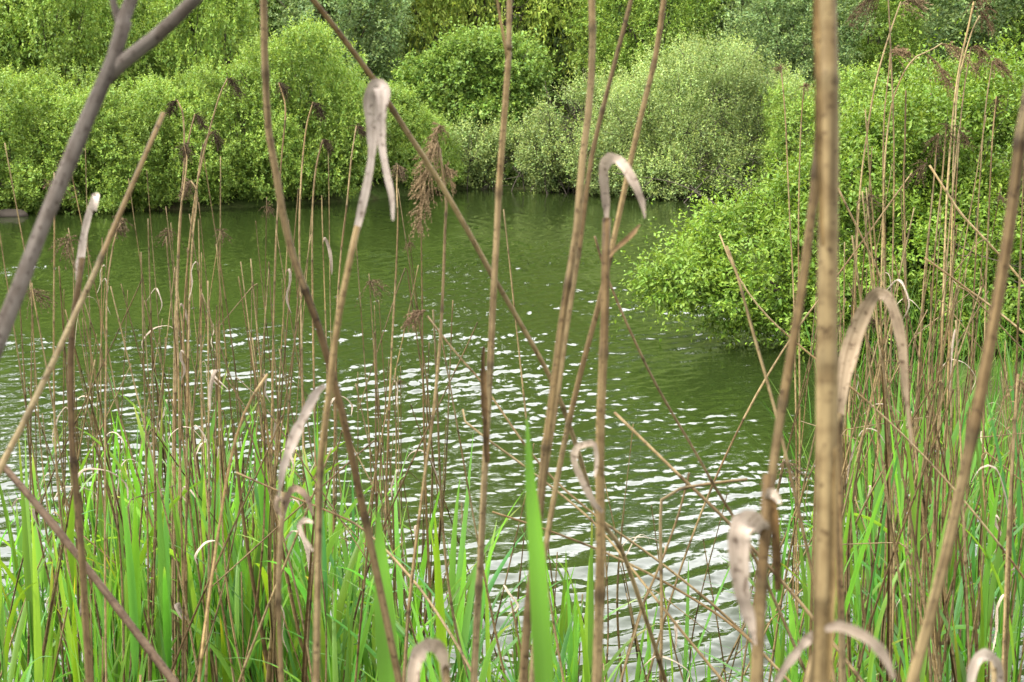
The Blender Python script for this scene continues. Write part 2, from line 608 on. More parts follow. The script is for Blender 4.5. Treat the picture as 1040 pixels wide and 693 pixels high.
def branch_work(mb, lobes, rng, n_stems, r0, twigs=5, spread=0.35, sides=5, twig_r=0.006, reach=0.9):
    lobes = np.asarray(lobes, float)
    for i in range(n_stems):
        lb = lobes[i % len(lobes)]
        d = unit(rng.normal(size=3) * np.array([1, 1, 0.6]) + np.array([0, 0, 0.55]))
        end = lb[:3] + d * lb[3:6] * rng.uniform(0.6, reach)
        end[2] = max(end[2], 0.4)
        b0 = np.array([rng.normal() * spread, rng.normal() * spread, -0.15])
        mid = b0 + (end - b0) * 0.5 + np.array([0, 0, 0.18 * np.linalg.norm(end - b0)]) * rng.uniform(0.2, 1) + rng.normal(size=3) * 0.12
        line = smooth_line([b0, b0 * 0.6 + mid * 0.4 + rng.normal(size=3) * 0.08, mid, end], 0.35)
        rad = r0 * rng.uniform(0.5, 1.1) * np.linspace(1, 0.18, len(line)) ** 0.9
        tube(mb, line, rad, sides)
        for j in range(twigs):
            s = int(len(line) * rng.uniform(0.3, 0.95))
            s = min(s, len(line) - 1)
            o = line[s]
            td = unit(unit(o - lb[:3] + 1e-3) + rng.normal(size=3) * 0.6 + np.array([0, 0, 0.5]))
            ln = rng.uniform(0.35, 0.8) * min(lb[3:6]) * 0.9
            tl = smooth_line([o, o + td * ln * 0.5 + rng.normal(size=3) * 0.06, o + td * ln + np.array([0, 0, 0.1]) * ln], 0.3)
            tube(mb, tl, np.linspace(max(twig_r * 2, rad[s] * 0.5), twig_r * 0.5, len(tl)), 4)


def make_plant(name, label, cat, group, loc, lobes, mat, n, seed, length=(0.25, 0.5), per=12, leaf=(0.065, 0.034), up=0.55, out=0.7,
               lump=0.22, shell=0.22, gap=-0.55, stems=14, r0=0.035, twigs=5, spread=0.3, fold=False, droop=0.0, sides=5, twig_r=0.006, lowcut=0.05,
               tip=(1.25, 1.12, 0.9), wood='wood', contrast=0.22, reach=0.9, gapf=2.0):
    rng = np.random.default_rng(seed)
    root = empty(name, loc)
    tag(root, label, cat, group)
    mb = MB()
    branch_work(mb, lobes, rng, stems, r0, twigs, spread, sides, twig_r, reach)
    tr = mb.build('trunk' if 'tree' in name else 'stems', M[wood], root)
    p, d = crown_points(lobes, n, rng, seed, lump, shell, gap, lowcut, gapf)
    dirs = unit(d * out + np.array([0, 0, up]) + rng.normal(size=p.shape) * 0.45)
    clump = 1 + contrast * fnoise(p, 3.0, seed + 9) + 0.5 * contrast * fnoise(p, 9.0, seed + 11)
    mb = MB()
    ln_ = rng.uniform(*length, len(p)) * np.where(rng.uniform(0, 1, len(p)) < 0.10, 2.0, 1.0)
    leaves(mb, p - dirs * 0.12, dirs, ln_, per, leaf[0], leaf[1], rng, clump=clump, fold=fold, droop=droop, tip=tip)
    cr = mb.build('crown' if 'tree' in name else 'foliage', M[mat], root)
    KIDS[root.name] = [tr, cr]
    return root


def on_ground(px, d):
    p = P(px, 346, d)
    x, y = p[0] * (d / d), p[1]
    return np.array([x, y, gz(x, y)])


def place(o, px, dist, rot, s, sz=None, label=None, group=None):
    x = (px - 520.0) / F * dist
    o.location = (x, dist, max(gz(x, dist), -0.15) - (0.25 if dist < 34 else 0))
    o.rotation_euler = (0, 0, rot)
    o.scale = (s, s, s if sz is None else sz)
    if label:
        o['label'] = label
    if group:
        o['group'] = group
    return o


# lobes are x, y, z, rx, ry, rz of a shrub about 4 m wide and 3.4 m high, then scaled in place
SKIRT = [(1.25 * math.cos(t), 1.25 * math.sin(t), 0.55, 0.8, 0.8, 0.62) for t in np.linspace(0, 2 * PI, 6, endpoint=False)]
LOBES_A = [(0, 0, 1.7, 1.5, 1.4, 1.6), (-1.2, -0.5, 1.2, 0.9, 0.9, 0.8), (1.2, -0.4, 1.25, 0.9, 1.0, 0.85), (-0.5, 0.2, 2.5, 0.8, 0.8, 0.8), (0.8, 0.3, 2.3, 0.8, 0.8, 0.75)] + SKIRT
LOBES_B = [(0, 0, 1.5, 1.6, 1.3, 1.5), (-1.1, -0.7, 1.5, 0.8, 0.8, 0.8), (1.0, -0.8, 1.2, 0.8, 0.8, 0.8), (0.7, -0.1, 2.3, 0.9, 0.8, 0.9), (-0.8, 0.1, 2.1, 0.9, 0.9, 0.8)] + SKIRT
GL = 'bright willow shrubs along the far shore'
GB = 'shrubs and trees behind the far shore'
wA = make_plant('willow_shrub', '-', 'shrub', GL, (0, 0, 0), LOBES_A, 'bright', 6400, 11, length=(0.14, 0.34), per=11, leaf=(0.082, 0.047), gap=-0.33, gapf=2.7, lump=0.3, contrast=0.16)
wB = make_plant('willow_shrub', '-', 'shrub', GL, (0, 0, 0), LOBES_B, 'bright', 6400, 12, length=(0.14, 0.34), per=11, leaf=(0.08, 0.046), gap=-0.33, gapf=2.7, lump=0.3, contrast=0.16)
# (proto, photo x, distance, turn, width, height, label)
ROW = [
    (wA, 15, 27.3, 0.3, 0.82, 0.86, 'bright green willow shrub at the pale rock on the far shore'),
    (wB, 98, 27.5, 1.9, 0.80, 0.84, 'bright green willow shrub behind the forked grey branch at the water line'),
    (wA, 178, 28.0, -0.4, 0.70, 0.74, 'low bright willow shrub below the dark gap of the left bushes'),
    (wB, 240, 28.6, 0.2, 0.78, 0.92, 'bright willow shrub behind the upright dark seed heads'),
    (wA, 305, 29.5, 2.5, 0.84, 1.06, 'tallest bright willow shrub of the front row, sloping down to the right'),
    (wB, 372, 30.9, 3.6, 0.74, 0.74, 'bright willow shrub behind the tall folded pale leaf'),
    (wA, 428, 31.8, 1.2, 0.50, 0.56, 'small bright willow shrub at the right end of the bright row'),
]
ROW2 = [
    (wB, -18, 31.5, 1.0, 1.02, 1.34, 'tall bright shrub of the second row at the left edge of the photo'),
    (wA, 68, 31.8, 2.9, 0.98, 1.38, 'tall bright shrub of the second row under the fork of the grey branch'),
    (wB, 128, 33.6, 0.8, 0.86, 1.35, 'shaded green shrub set back behind the dark gap'),
    (wA, 222, 32.9, 4.0, 0.86, 1.42, 'tall yellow green shrub of the second row, right of the forked grey branch'),
]
used = set()
for pr, px, dist, rot, s, sz, lab in ROW + ROW2:
    o = pr if pr.name not in used else copy_tree(pr)
    used.add(pr.name)
    place(o, px, dist, rot, s, sz, lab)
    o['group'] = GL if dist < 31.2 or s < 0.6 else GB

# centre
make_plant('alder_tree', 'dense mid green round tree behind the drooping tan seed head', 'tree', GB, (-1.0, 35.5, gz(-1.0, 35.5)),
           [(0, 0, 1.7, 1.6, 1.4, 1.1), (-0.9, -0.4, 1.2, 0.9, 1.0, 0.9), (0.9, -0.5, 1.4, 1.0, 1.0, 1.0), (0, -0.5, 2.2, 0.9, 0.9, 0.7), (0.2, -0.9, 0.9, 1.2, 0.8, 0.8)],
           'deep', 4600, 21, length=(0.15, 0.35), per=10, leaf=(0.11, 0.07), gap=-0.5, gapf=3, contrast=0.16)
make_plant('weeping_willow_tree', 'yellow green weeping willow tree with hanging sprays behind the pond', 'tree', GB, (-0.8, 41.5, gz(-0.8, 41.5)),
           [(0, 0, 4.0, 2.6, 2.0, 3.0), (-1.6, -0.6, 3.0, 1.6, 1.4, 2.0), (1.7, -0.6, 3.2, 1.5, 1.4, 2.2), (0.1, -1.0, 4.6, 1.7, 1.3, 2.0)],
           'weeping', 7400, 22, length=(0.3, 0.65), per=12, leaf=(0.10, 0.048), up=0.3, out=0.7, droop=0.28, gap=-0.4, contrast=0.2, stems=18, r0=0.07, spread=0.15).scale = (1.2, 1.2, 1.75)
make_plant('sallow_bush', 'small olive grey sallow bush at the water below the round tree', 'shrub', 'sallow bushes on the far shore', (-0.6, 32.9, 0.0),
           [(-0.3, 0, 0.6, 0.9, 0.7, 0.9), (0.6, 0.1, 0.65, 0.9, 0.7, 0.8)], 'sallow', 2000, 23, leaf=(0.075, 0.038), per=9, gap=-0.25, stems=26, r0=0.02, up=0.8, shell=0.35, wood='bark')
make_plant('sallow_bush', 'grey green twiggy sallow bush left of the big dome shaped one', 'shrub', 'sallow bushes on the far shore', (1.35, 31.9, 0.0),
           [(0, 0, 1.1, 1.1, 1.0, 1.2), (0.6, 0.2, 1.4, 0.9, 0.9, 1.1), (-0.5, -0.2, 0.7, 0.8, 0.8, 0.8)], 'sallow', 3200, 24, leaf=(0.075, 0.038), per=9, gap=-0.22, stems=60, r0=0.02, twigs=6, up=0.9, shell=0.35, lump=0.14, wood='bark', spread=0.5)
make_plant('sallow_bush', 'big dome shaped olive green sallow bush with grey twigs on the far shore', 'shrub', 'sallow bushes on the far shore', (3.9, 30.9, 0.0),
           [(0, 0, 1.5, 2.1, 1.6, 1.75), (-1.2, -0.2, 1.2, 1.3, 1.2, 1.3), (1.2, -0.2, 1.2, 1.4, 1.2, 1.4), (0.3, 0.1, 2.3, 1.4, 1.2, 1.0), (0, -0.8, 0.9, 1.6, 0.9, 1.0), (2.4, -0.1, 1.0, 1.2, 1.0, 1.2), (1.7, 0.1, 1.8, 1.1, 1.0, 0.9), (-1.9, -0.3, 0.6, 0.9, 0.8, 0.75), (-0.8, -1.3, 0.45, 1.1, 0.6, 0.55), (0.9, -1.3, 0.45, 1.1, 0.6, 0.55), (2.3, -1.0, 0.45, 1.1, 0.6, 0.55)],
           'sallow', 13500, 25, leaf=(0.06, 0.03), per=10, gap=-0.36, gapf=3.4, stems=110, r0=0.012, twigs=7, twig_r=0.005, up=1.0, out=0.5, shell=0.3, lump=0.1, wood='bark', spread=0.8, reach=1.0)
make_plant('willow_shrub', 'pale green bush between the dome shaped sallow and the near shore bush', 'shrub', GB, (6.6, 29.6, 0.2),
           LOBES_B, 'bright', 4200, 26, length=(0.14, 0.34), per=10, leaf=(0.085, 0.048), gap=-0.4).scale = (0.78, 0.8, 0.78)

# woodland behind
LOW = [(1.8 * math.cos(t), 1.6 * math.sin(t), 1.6, 1.3, 1.2, 1.4) for t in np.linspace(0.4, 2 * PI + 0.4, 5, endpoint=False)]
T1 = LOW + [(0, 0, 5.2, 2.4, 2.2, 3.2), (-1.7, -0.5, 4.0, 1.7, 1.6, 2.2), (1.7, -0.4, 4.3, 1.7, 1.6, 2.3), (0.2, -1.0, 3.3, 1.9, 1.4, 1.9), (0.4, 0.1, 7.6, 1.6, 1.5, 1.6)]
T2 = LOW[:3] + [(0, 0, 4.6, 2.1, 2.0, 3.0), (-1.3, -0.8, 3.2, 1.7, 1.3, 1.9), (1.5, -0.5, 3.6, 1.5, 1.4, 2.0), (-0.5, 0.1, 6.9, 1.6, 1.5, 1.7), (1.0, 0.2, 6.2, 1.3, 1.3, 1.5)]
kw = dict(length=(0.3, 0.6), per=11, leaf=(0.15, 0.08), gap=-0.35, stems=16, r0=0.085, twigs=6, spread=0.12, contrast=0.2, lump=0.25)
tb = make_plant('woodland_tree', '-', 'tree', GB, (0, 0, 0), T1, 'blue', 5600, 31, **kw)
td = make_plant('woodland_tree', '-', 'tree', GB, (0, 0, 0), T2, 'deep', 4200, 32, **kw)
ty = make_plant('woodland_tree', '-', 'tree', GB, (0, 0, 0), T1, 'bright', 5600, 33, **kw)
WOOD = [
    (tb, 345, 38.5, 2.4, 0.62, 0.62, 'soft green tree filling the gap between the tallest bright shrub and the weeping willow'),
    (ty, 655, 38.0, 5.2, 0.60, 0.60, 'soft yellow green tree behind the left slope of the dome shaped sallow'),
    (tb, 800, 37.5, 0.5, 0.55, 0.5, 'soft grey green tree between the dome shaped sallow and the thick stem'),
    (td, 318, 43.5, 0.4, 0.95, 0.95, 'dark green woodland tree with dark trunks above the tallest bright shrub'),
    (tb, 385, 47.0, 1.6, 0.9, 1.0, 'grey green woodland tree left of the weeping willow'),
    (tb, 640, 46.5, 0.2, 0.9, 0.95, 'grey green woodland tree just right of the weeping willow'),
    (td, 700, 50.0, 2.2, 1.0, 1.0, 'dark woodland tree above the dome shaped sallow bush'),
    (tb, 745, 42.5, 3.0, 0.72, 0.62, 'blue green woodland tree rising behind the dome of the sallow bush'),
    (tb, 830, 46.0, 4.4, 0.95, 0.9, 'blue green woodland tree behind the thick vertical reed'),
    (ty, 875, 39.5, 0.9, 0.5, 0.42, 'small pale green tree right of the thick vertical reed'),
    (td, 925, 49.0, 5.0, 0.9, 0.95, 'dark woodland tree behind the tan seed heads at the top of the photo'),
    (tb, 985, 42.0, 1.1, 0.85, 0.72, 'blue green woodland tree behind the upper right seed heads'),
    (ty, 1065, 41.0, 2.0, 0.8, 0.72, 'mid green woodland tree at the right edge of the photo'),
    (ty, 20, 43.5, 2.7, 0.95, 0.95, 'light green woodland tree towering at the left edge of the photo'),
    (td, 130, 44.5, 3.8, 1.0, 0.95, 'dark woodland tree behind the fork of the grey branch'),
    (ty, 225, 45.5, 5.4, 1.0, 1.0, 'light green woodland tree between the fork and the dark upright reed'),
    (td, 560, 49.0, 0.7, 1.1, 1.05, 'dark woodland tree directly behind the weeping willow'),
]
for pr, px, dist, rot, s, sz, lab in WOOD:
    o = pr if pr.name not in used else copy_tree(pr)
    used.add(pr.name)
    place(o, px, dist, rot, s * 1.08, sz * (1.5 if sz > 0.8 else 1.1), lab)

# low undergrowth on the far slope
rng = np.random.default_rng(55)
n = 6500
ux = rng.uniform(-24, 24, n)
uy = np.interp(ux, FARX, FARY) + 0.3 + rng.uniform(0, 1, n) ** 1.5 * 26
up_ = np.stack([ux, uy, ground(ux, uy) + rng.uniform(0.0, 0.7, n) * np.clip(fnoise(np.stack([ux, uy, ux * 0], -1), 1.2, 6) + 0.9, 0.1, 2)], -1)
mb = MB()
leaves(mb, up_, unit(rng.normal(size=(n, 3)) * 0.6 + np.array([0, -0.3, 1.0])), rng.uniform(0.2, 0.5, n), 9, 0.16, 0.08, rng, clump=1 + 0.25 * fnoise(up_, 1.5, 8))
tag(mb.build('undergrowth', M['deep']), 'low leafy undergrowth covering the slope behind the far shore', 'undergrowth', kind='stuff')

# the bush on the near right shore
BUSH = 'bushes on the near right shore'
make_plant('shore_bush', 'fresh green bush reaching low over the water on the right shore', 'shrub', BUSH, (3.52, 13.6, 0.0),
           [(0, 0, 0.85, 1.15, 1.0, 0.95), (-0.95, -0.2, 0.62, 0.75, 0.7, 0.55), (-1.45, -0.3, 0.42, 0.55, 0.5, 0.34), (-1.95, -0.3, 0.6, 0.4, 0.4, 0.28), (-1.3, 0.1, 0.95, 0.55, 0.6, 0.45), (-0.3, -0.8, 0.4, 0.9, 0.5, 0.42), (-0.5, 0.2, 1.15, 0.75, 0.8, 0.6), (0.45, -0.55, 0.75, 0.9, 0.6, 0.75), (0.1, 0.3, 1.6, 0.8, 0.8, 0.6), (0.5, 0.2, 1.95, 0.75, 0.7, 0.5)],
           'near', 7200, 41, length=(0.14, 0.42), per=10, leaf=(0.056, 0.029), up=0.3, out=0.9, gap=-0.3, gapf=3.0, stems=26, r0=0.018, fold=True, contrast=0.16, lump=0.24, shell=0.26, lowcut=0.08, twigs=6, twig_r=0.003)
make_plant('shore_bush', 'tall fresh green bush behind the dead reeds at the right edge', 'shrub', BUSH, (5.1, 14.2, 0.15),
           [(0, 0, 1.2, 1.4, 1.2, 1.35), (-0.8, -0.2, 1.35, 0.9, 0.9, 0.9), (0.3, -0.7, 0.9, 1.2, 0.7, 0.9), (-0.3, 0.3, 1.95, 1.0, 0.9, 0.55), (0.9, 0.1, 1.9, 0.9, 0.9, 0.7), (-0.9, -0.6, 0.7, 0.9, 0.6, 0.7)],
           'near', 7400, 42, length=(0.14, 0.42), per=10, leaf=(0.056, 0.029), up=0.5, out=0.75, gap=-0.3, gapf=3.0, stems=34, r0=0.02, fold=True, contrast=0.16, lump=0.24, shell=0.26, twigs=6, twig_r=0.003)

make_plant('shore_bush', 'low shaded bush at the right edge of the photo behind the reed bed', 'shrub', BUSH, (5.15, 12.0, 0.1),
           [(0, 0, 0.75, 0.9, 0.7, 0.85), (-0.8, 0.1, 0.55, 0.7, 0.6, 0.6), (0.8, 0.1, 0.9, 0.8, 0.7, 0.9), (0.1, 0.2, 1.4, 0.8, 0.6, 0.6), (1.6, 0.2, 0.9, 0.8, 0.7, 0.9)],
           'near', 4200, 43, length=(0.14, 0.34), per=10, leaf=(0.056, 0.029), up=0.5, out=0.75, gap=-0.3, gapf=3.0, stems=24, r0=0.018, fold=True, contrast=0.16, lump=0.24, shell=0.26, twigs=6, twig_r=0.003)

# the pale rock at the far left shore
rng = np.random.default_rng(5)
mb = MB()
nu, nv = 18, 11
th = np.linspace(0, PI, nv)
ph = np.linspace(0, 2 * PI, nu, endpoint=False)
TH, PH = np.meshgrid(th, ph, indexing='ij')
dv = np.stack([np.sin(TH) * np.cos(PH), np.sin(TH) * np.sin(PH), np.cos(TH)], -1).reshape(-1, 3)
rv = 1 + 0.16 * fnoise(dv, 2.6, 3) + 0.07 * fnoise(dv, 7, 4)
i = np.arange(nv - 1)[:, None] * nu
j = np.arange(nu)[None]
k = (j + 1) % nu
mb.add(dv * rv[:, None] * np.array([0.30, 0.2, 0.10]), np.stack([i + j, i + nu + j, i + nu + k, i + k], -1).reshape(-1, 4))
rk = mb.build('shore_rock', M['bark'])
rk.location = ((12 - 520) / F * 26.0, 26.0, 0.03)
tag(rk, 'pale flat rock at the water line under the leftmost bright shrub', 'rock')

# ------------------------------------------------------------------ reeds: makers
TAN = np.array([1.0, 1.0, 1.0])


def culm(mb, line, r_base, r_tip, rng, tone=(1, 1, 1), sides=8, node_gap=0.17):
    """a jointed dry stem along line, from base to tip"""
    p = np.asarray(line, float)
    L = np.concatenate([[0], np.cumsum(np.linalg.norm(np.diff(p, axis=0), axis=1))])
    tot = L[-1]
    marks, s = [], rng.uniform(0.03, node_gap)
    while s < tot:
        marks.append(s)
        s += node_gap * rng.uniform(0.75, 1.25)
    samp = set(np.linspace(0, tot, max(6, int(tot / 0.03))))
    for m in marks:
        for dlt in (-0.007, -0.0025, 0.0, 0.003, 0.009):
            samp.add(min(max(m + dlt, 0), tot))
    samp = np.array(sorted(samp))
    keep = np.concatenate([[True], np.diff(samp) > 0.0008])
    samp = samp[keep]
    q = np.stack([np.interp(samp, L, p[:, a]) for a in range(3)], -1)
    rad = r_base + (r_tip - r_base) * (samp / tot) ** 1.2
    col = np.ones((len(samp), 3))
    seg = np.searchsorted(marks, samp) if marks else np.zeros(len(samp), int)
    tone = np.array(tone, float)
    tone = tone * 0.35 + tone.mean() * 0.65
    pal = [np.array(c) for c in ((1, 1, 1), (0.8, 0.78, 0.76), (1.1, 1.1, 1.1), (0.66, 0.6, 0.54), (0.95, 0.98, 1.02), (1.0, 0.96, 0.88))]
    if sides > 12:
        pal = pal[:3]
    cols = np.array([pal[rng.integers(len(pal))] for _ in range(len(marks) + 1)])
    col = cols[seg] * np.array(tone)
    swell = rng.uniform(0.95, 1.12, len(marks) + 1)[seg]
    rad = rad * swell
    for m in marks:
        d = np.abs(samp - m)
        thick = sides > 12
        rad = rad * (1 + (0.10 if thick else 0.22) * np.exp(-(d / 0.0035) ** 2))
        col = col * (1 - (0.3 if thick else 0.55) * np.exp(-(d / 0.004) ** 2))[:, None]
        col = col * (1 - (0.06 if thick else 0.22) * np.exp(-(np.maximum(m - samp, 0) / 0.03) ** 2) * (samp < m))[:, None]
    tube(mb, q, rad, sides, col)
    return q, rad


def plume(mb, tip, ax, rng, size=0.15, n=34, lean=(1, 0, 0), tone=(1, 1, 1), fluff=1.0, droop=0.0):
    """a seed head that starts at tip, its axis along ax bending over towards lean; droop 1 hangs as a closed drop"""
    ax = unit(ax)
    lean = np.array(lean, float)
    lean = lean / max(np.linalg.norm(lean), 1e-6)
    down = np.array([0, 0, -1.0])
    tt = np.linspace(0, 1, 9)[:, None]
    axis = np.asarray(tip) + ax * size * (0.75 - 0.45 * droop) * tt + lean * size * 0.42 * (1 - 0.4 * droop) * tt ** 2 + down * size * (0.30 + 0.4 * droop) * tt ** (2.5 - droop)
    tube(mb, axis, np.linspace(0.0016, 0.0006, 9), 4, np.array(tone) * 0.9)
    for i in range(n):
        s = rng.uniform(0.0, 1.0)
        o = np.array([np.interp(s, tt[:, 0], axis[:, a]) for a in range(3)])
        ln = size * rng.uniform(0.35, 0.75) * (1.05 - 0.5 * s)
        d0 = unit((ax * 0.9 + lean * 0.5) * (1 - 0.7 * droop) + down * 0.5 * droop + rng.normal(size=3) * (0.27 + 0.25 * droop))
        u = np.linspace(0, 1, 6)[:, None]
        br = o + d0 * ln * u + (lean * 0.45 * (1 - droop) + down) * ln * (0.75 - 0.2 * droop) * u ** 1.8
        tube(mb, br, np.linspace(0.0007, 0.0003, 6), 3, np.array(tone))
        m = int(18 * fluff)
        f = rng.uniform(0.12, 1.05, m)
        pos = np.stack([np.interp(f, u[:, 0], br[:, a]) for a in range(3)], -1)
        T = unit(br[-1] - br[2])
        dd = unit(T + rng.normal(size=(m, 3)) * 0.45)
        sd = unit(np.cross(dd, rng.normal(size=(m, 3))))
        l = (max(size, 0.06) * rng.uniform(0.05, 0.10, m))[:, None]
        w = l * 0.16
        V = np.stack([pos, pos + dd * l * 0.45 + sd * w, pos + dd * l, pos + dd * l * 0.45 - sd * w], 1).reshape(-1, 3)
        c = np.array(tone) * rng.uniform(0.7, 1.3, (m, 1))
        mb.add(V, np.arange(m * 4).reshape(-1, 4), None, np.repeat(c, 4, 0))


# ------------------------------------------------------------------ hero reeds, traced one by one and given a distance of their own


def to_ground(pts, bend=0.02):
    """carry a line (top to bottom) on down until it meets the ground"""
    p = [np.asarray(a, float) for a in pts]
    d = unit(p[-1] - p[-2])
    down = np.array([0, 0, -1.0])
    q = p[-1].copy()
    for k in range(120):
        d = unit(d * (1 - bend) + down * bend)
        q = q + d * 0.06
        p.append(q.copy())
        if q[2] < gz(q[0], q[1]) - 0.05:
            break
    return p


def trace(pts, d_top, d_bot):
    ys_ = [a[1] for a in pts]
    out = []
    for k, a in enumerate(pts):
        f = (a[1] - ys_[0]) / (ys_[-1] - ys_[0]) if ys_[-1] != ys_[0] else k / (len(pts) - 1)
        dd = a[2] if len(a) > 2 else d_top + (d_bot - d_top) * f
        out.append(P(a[0], a[1], dd))
    return out


def pix_leaf(mb, pts, rng, tone=(1, 1, 1), fold=0.3, wave=0.10, twist=0.0, across=9):
    """a dry leaf through photo pixels: each pts is px, py, distance, width in pixels"""
    a = np.array([[*P(p[0], p[1], p[2]), p[3] * (0.78 if across > 5 else 1.0) * p[2] / F, i / (len(pts) - 1)] for i, p in enumerate(pts)])
    s = smooth_line(a, 0.006)
    line, wid, t = s[:, :3], s[:, 3], s[:, 4]
    T = unit(np.gradient(line, axis=0))
    view = unit(line - np.array([0, 0, CAM_Z]))
    side = unit(np.cross(T, view))
    for q in range(1, len(side)):              # keep the width from flipping over at a fold
        if side[q] @ side[q - 1] < 0:
            side[q] = -side[q]
    nrm = np.cross(side, T)
    ang = twist * (t - 0.3)
    side = side * np.cos(ang)[:, None] + nrm * np.sin(ang)[:, None]
    cc = np.array(tone) * (0.9 + 0.2 * np.sin(t * 9 + rng.uniform(0, 6)))[:, None]
    if across > 5:
        k_ = rng.uniform(0, 6, 4)
        wid = wid * (1 + 0.09 * np.sin(t * 23 + k_[0]) + 0.07 * np.sin(t * 51 + k_[1]) - 0.16 * (np.sin(t * 14 + k_[2]) > 0.93))
        side = unit(side + 0.22 * nrm * np.sin(t * 7 + k_[3])[:, None] + 0.1 * nrm * np.sin(t * 19 + k_[1])[:, None])
        cc = cc * (1 - 0.35 * np.clip(np.sin(t * 31 + k_[2]) * np.sin(t * 13 + k_[0]), 0, 1) ** 2)[:, None]
    ribbon(mb, line, wid, side, fold, cc, across, wave, rng)


def hero(label, pts, d, w, up=0.0, tone=(1, 1, 1), leaf=None, head=None, name='dead_reed', mat='culm', cat='dead reed', group='dead reeds near the camera',
         seed=0, node_gap=0.17, bend=0.02, sides=9, extra=None, leaf_mat_='dryleaf', part='stem'):
    """label, traced pixels from top to bottom, distance (top, bottom), width in pixels (top, bottom)"""
    rng = np.random.default_rng(1000 + seed)
    line = trace(pts, *d)
    if up:
        line = [line[0] + unit(line[0] - line[1]) * up + rng.normal(size=3) * 0.01] + line
    r_top = w[0] * d[0] / F / 2
    r_bot = w[1] * d[1] / F / 2
    full = to_ground(line, bend)
    sm = smooth_line(full[:len(line)], 0.02)
    sm = np.vstack([sm, np.array(full[len(line):])]) if len(full) > len(line) else sm
    base = sm[-1].copy()
    root = empty(name, base)
    tag(root, label, cat, group)
    mb = MB()
    if name == 'dead_reed':
        culm(mb, sm[::-1], r_bot * 1.03, r_top, rng, tone, sides, node_gap)
    else:
        n = len(sm)
        rad = np.linspace(r_top, r_bot, n) * (1 + 0.06 * np.sin(np.arange(n) * 0.9) + 0.05 * rng.normal(size=n))
        tube(mb, sm, rad, sides, np.array(tone))
        for ex in extra or []:
            l2 = smooth_line(trace(ex[0], *ex[1]), 0.02)
            tube(mb, l2, np.linspace(ex[2][0] * ex[1][0] / F / 2, ex[2][1] * ex[1][1] / F / 2, len(l2)), sides, np.array(tone))
    mb.build(part, M[mat], root, base)
    for lf in leaf or []:
        m2 = MB()
        kw_ = dict(lf[1]) if len(lf) > 1 else {}
        nm = kw_.pop('name', 'dry_leaf')
        mt = kw_.pop('mat', leaf_mat_)
        pix_leaf(m2, lf[0], rng, **kw_)
        m2.build(nm, M[mt], root, base)
    if head:
        m3 = MB()
        for h in head:
            plume(m3, P(*h['at']), h.get('ax', unit(line[0] - line[1])), rng, h.get('size', 0.14), h.get('n', 34), h.get('lean', (1, 0, 0)), h.get('tone', (1, 1, 1)), h.get('fluff', 1.0), h.get('droop', 0.0))
        m3.build('seed_head', M['plume'], root, base)
    return root


PALE = (1.45, 1.42, 1.48)
DARK = (0.62, 0.52, 0.46)
WARM = (0.95, 0.86, 0.74)
# the forked branch and the twig at the lower left
hero('blurred grey forked branch slanting across the upper left', [(133, 0), (126, 22), (116, 58), (106, 82), (88, 122), (67, 173), (43, 230), (20, 291), (0, 340)], (0.84, 0.8), (13, 22), up=0.12,
     name='forked_branch', mat='bark', cat='branch', group='bare branches', seed=1, part='limb', sides=10, tone=(0.95, 0.95, 0.98), bend=0.05,
     extra=[([(225, -32), (196, 1), (160, 36), (124, 64), (108, 80)], (0.82, 0.835), (13, 16)), ([(112, -14), (116, 6), (122, 26)], (0.84, 0.84), (6, 9))])
hero('brown woody twig slanting down across the lower left corner', [(-40, 430), (0, 470), (45, 522), (90, 579), (132, 634), (176, 692)], (1.5, 1.35), (7, 9.5), name='brown_twig', mat='twig', cat='twig', group='bare branches', seed=2, part='limb', up=0.1, tone=(1.25, 1.2, 1.2))

hero('blurred tan reed with snapped tip slanting from the water to the left edge', [(166, 115), (143, 168), (118, 226), (95, 280), (71, 331), (55, 366), (40, 397), (24, 430), (0, 476), (-20, 520)], (1.15, 1.0), (5, 11), seed=3, tone=(1.1, 1.08, 1.05))
hero('reed topped by a folded whitish leaf over the water on the left', [(84, 262), (78, 300), (72, 346), (72, 400), (74, 459), (79, 515), (83, 563), (91, 693)], (1.25, 1.2), (6, 10), seed=4, tone=DARK,
     leaf=[([(79, 285, 1.25, 7), (82, 262, 1.25, 11), (86, 236, 1.25, 9), (92, 212, 1.24, 9), (97, 199, 1.22, 9), (98, 203, 1.2, 8), (96, 214, 1.2, 5)], dict(tone=PALE))])
hero('long dark brown reed leaning right and down past the folded leaf reed', [(268, 0), (268, 40), (270, 83), (271, 120), (276, 152), (284, 195), (289, 230), (300, 268), (308, 290), (320, 322), (330, 352), (340, 392), (348, 420), (357, 462), (370, 523), (380, 570)], (1.08, 1.1), (7, 8), up=0.3, seed=5, tone=(0.72, 0.6, 0.52))
hero('tall reed carrying a big folded pale leaf like a hook', [(363, 230), (355, 267), (348, 297), (338, 363), (331, 430), (326, 463), (323, 563), (321, 693)], (0.98, 0.95), (6.5, 13), seed=6, tone=(0.98, 0.92, 0.86),
     leaf=[([(359, 248, 0.98, 7), (364, 226, 0.98, 9), (373, 185, 0.98, 11), (378, 150, 0.98, 14), (378, 118, 0.975, 18), (378, 97, 0.965, 21), (382, 88, 0.95, 21), (387, 89, 0.935, 20), (388, 105, 0.93, 17), (387, 140, 0.93, 12), (392, 172, 0.93, 9), (398, 200, 0.93, 7), (399, 224, 0.93, 3)], dict(tone=(1.15, 1.12, 1.16), wave=0.05)),
           ([(330, 392, 0.95, 6), (322, 398, 0.945, 10), (309, 422, 0.94, 13), (296, 452, 0.94, 13), (287, 478, 0.94, 9), (283, 505, 0.94, 4)], dict(tone=(1.2, 1.16, 1.2)))])
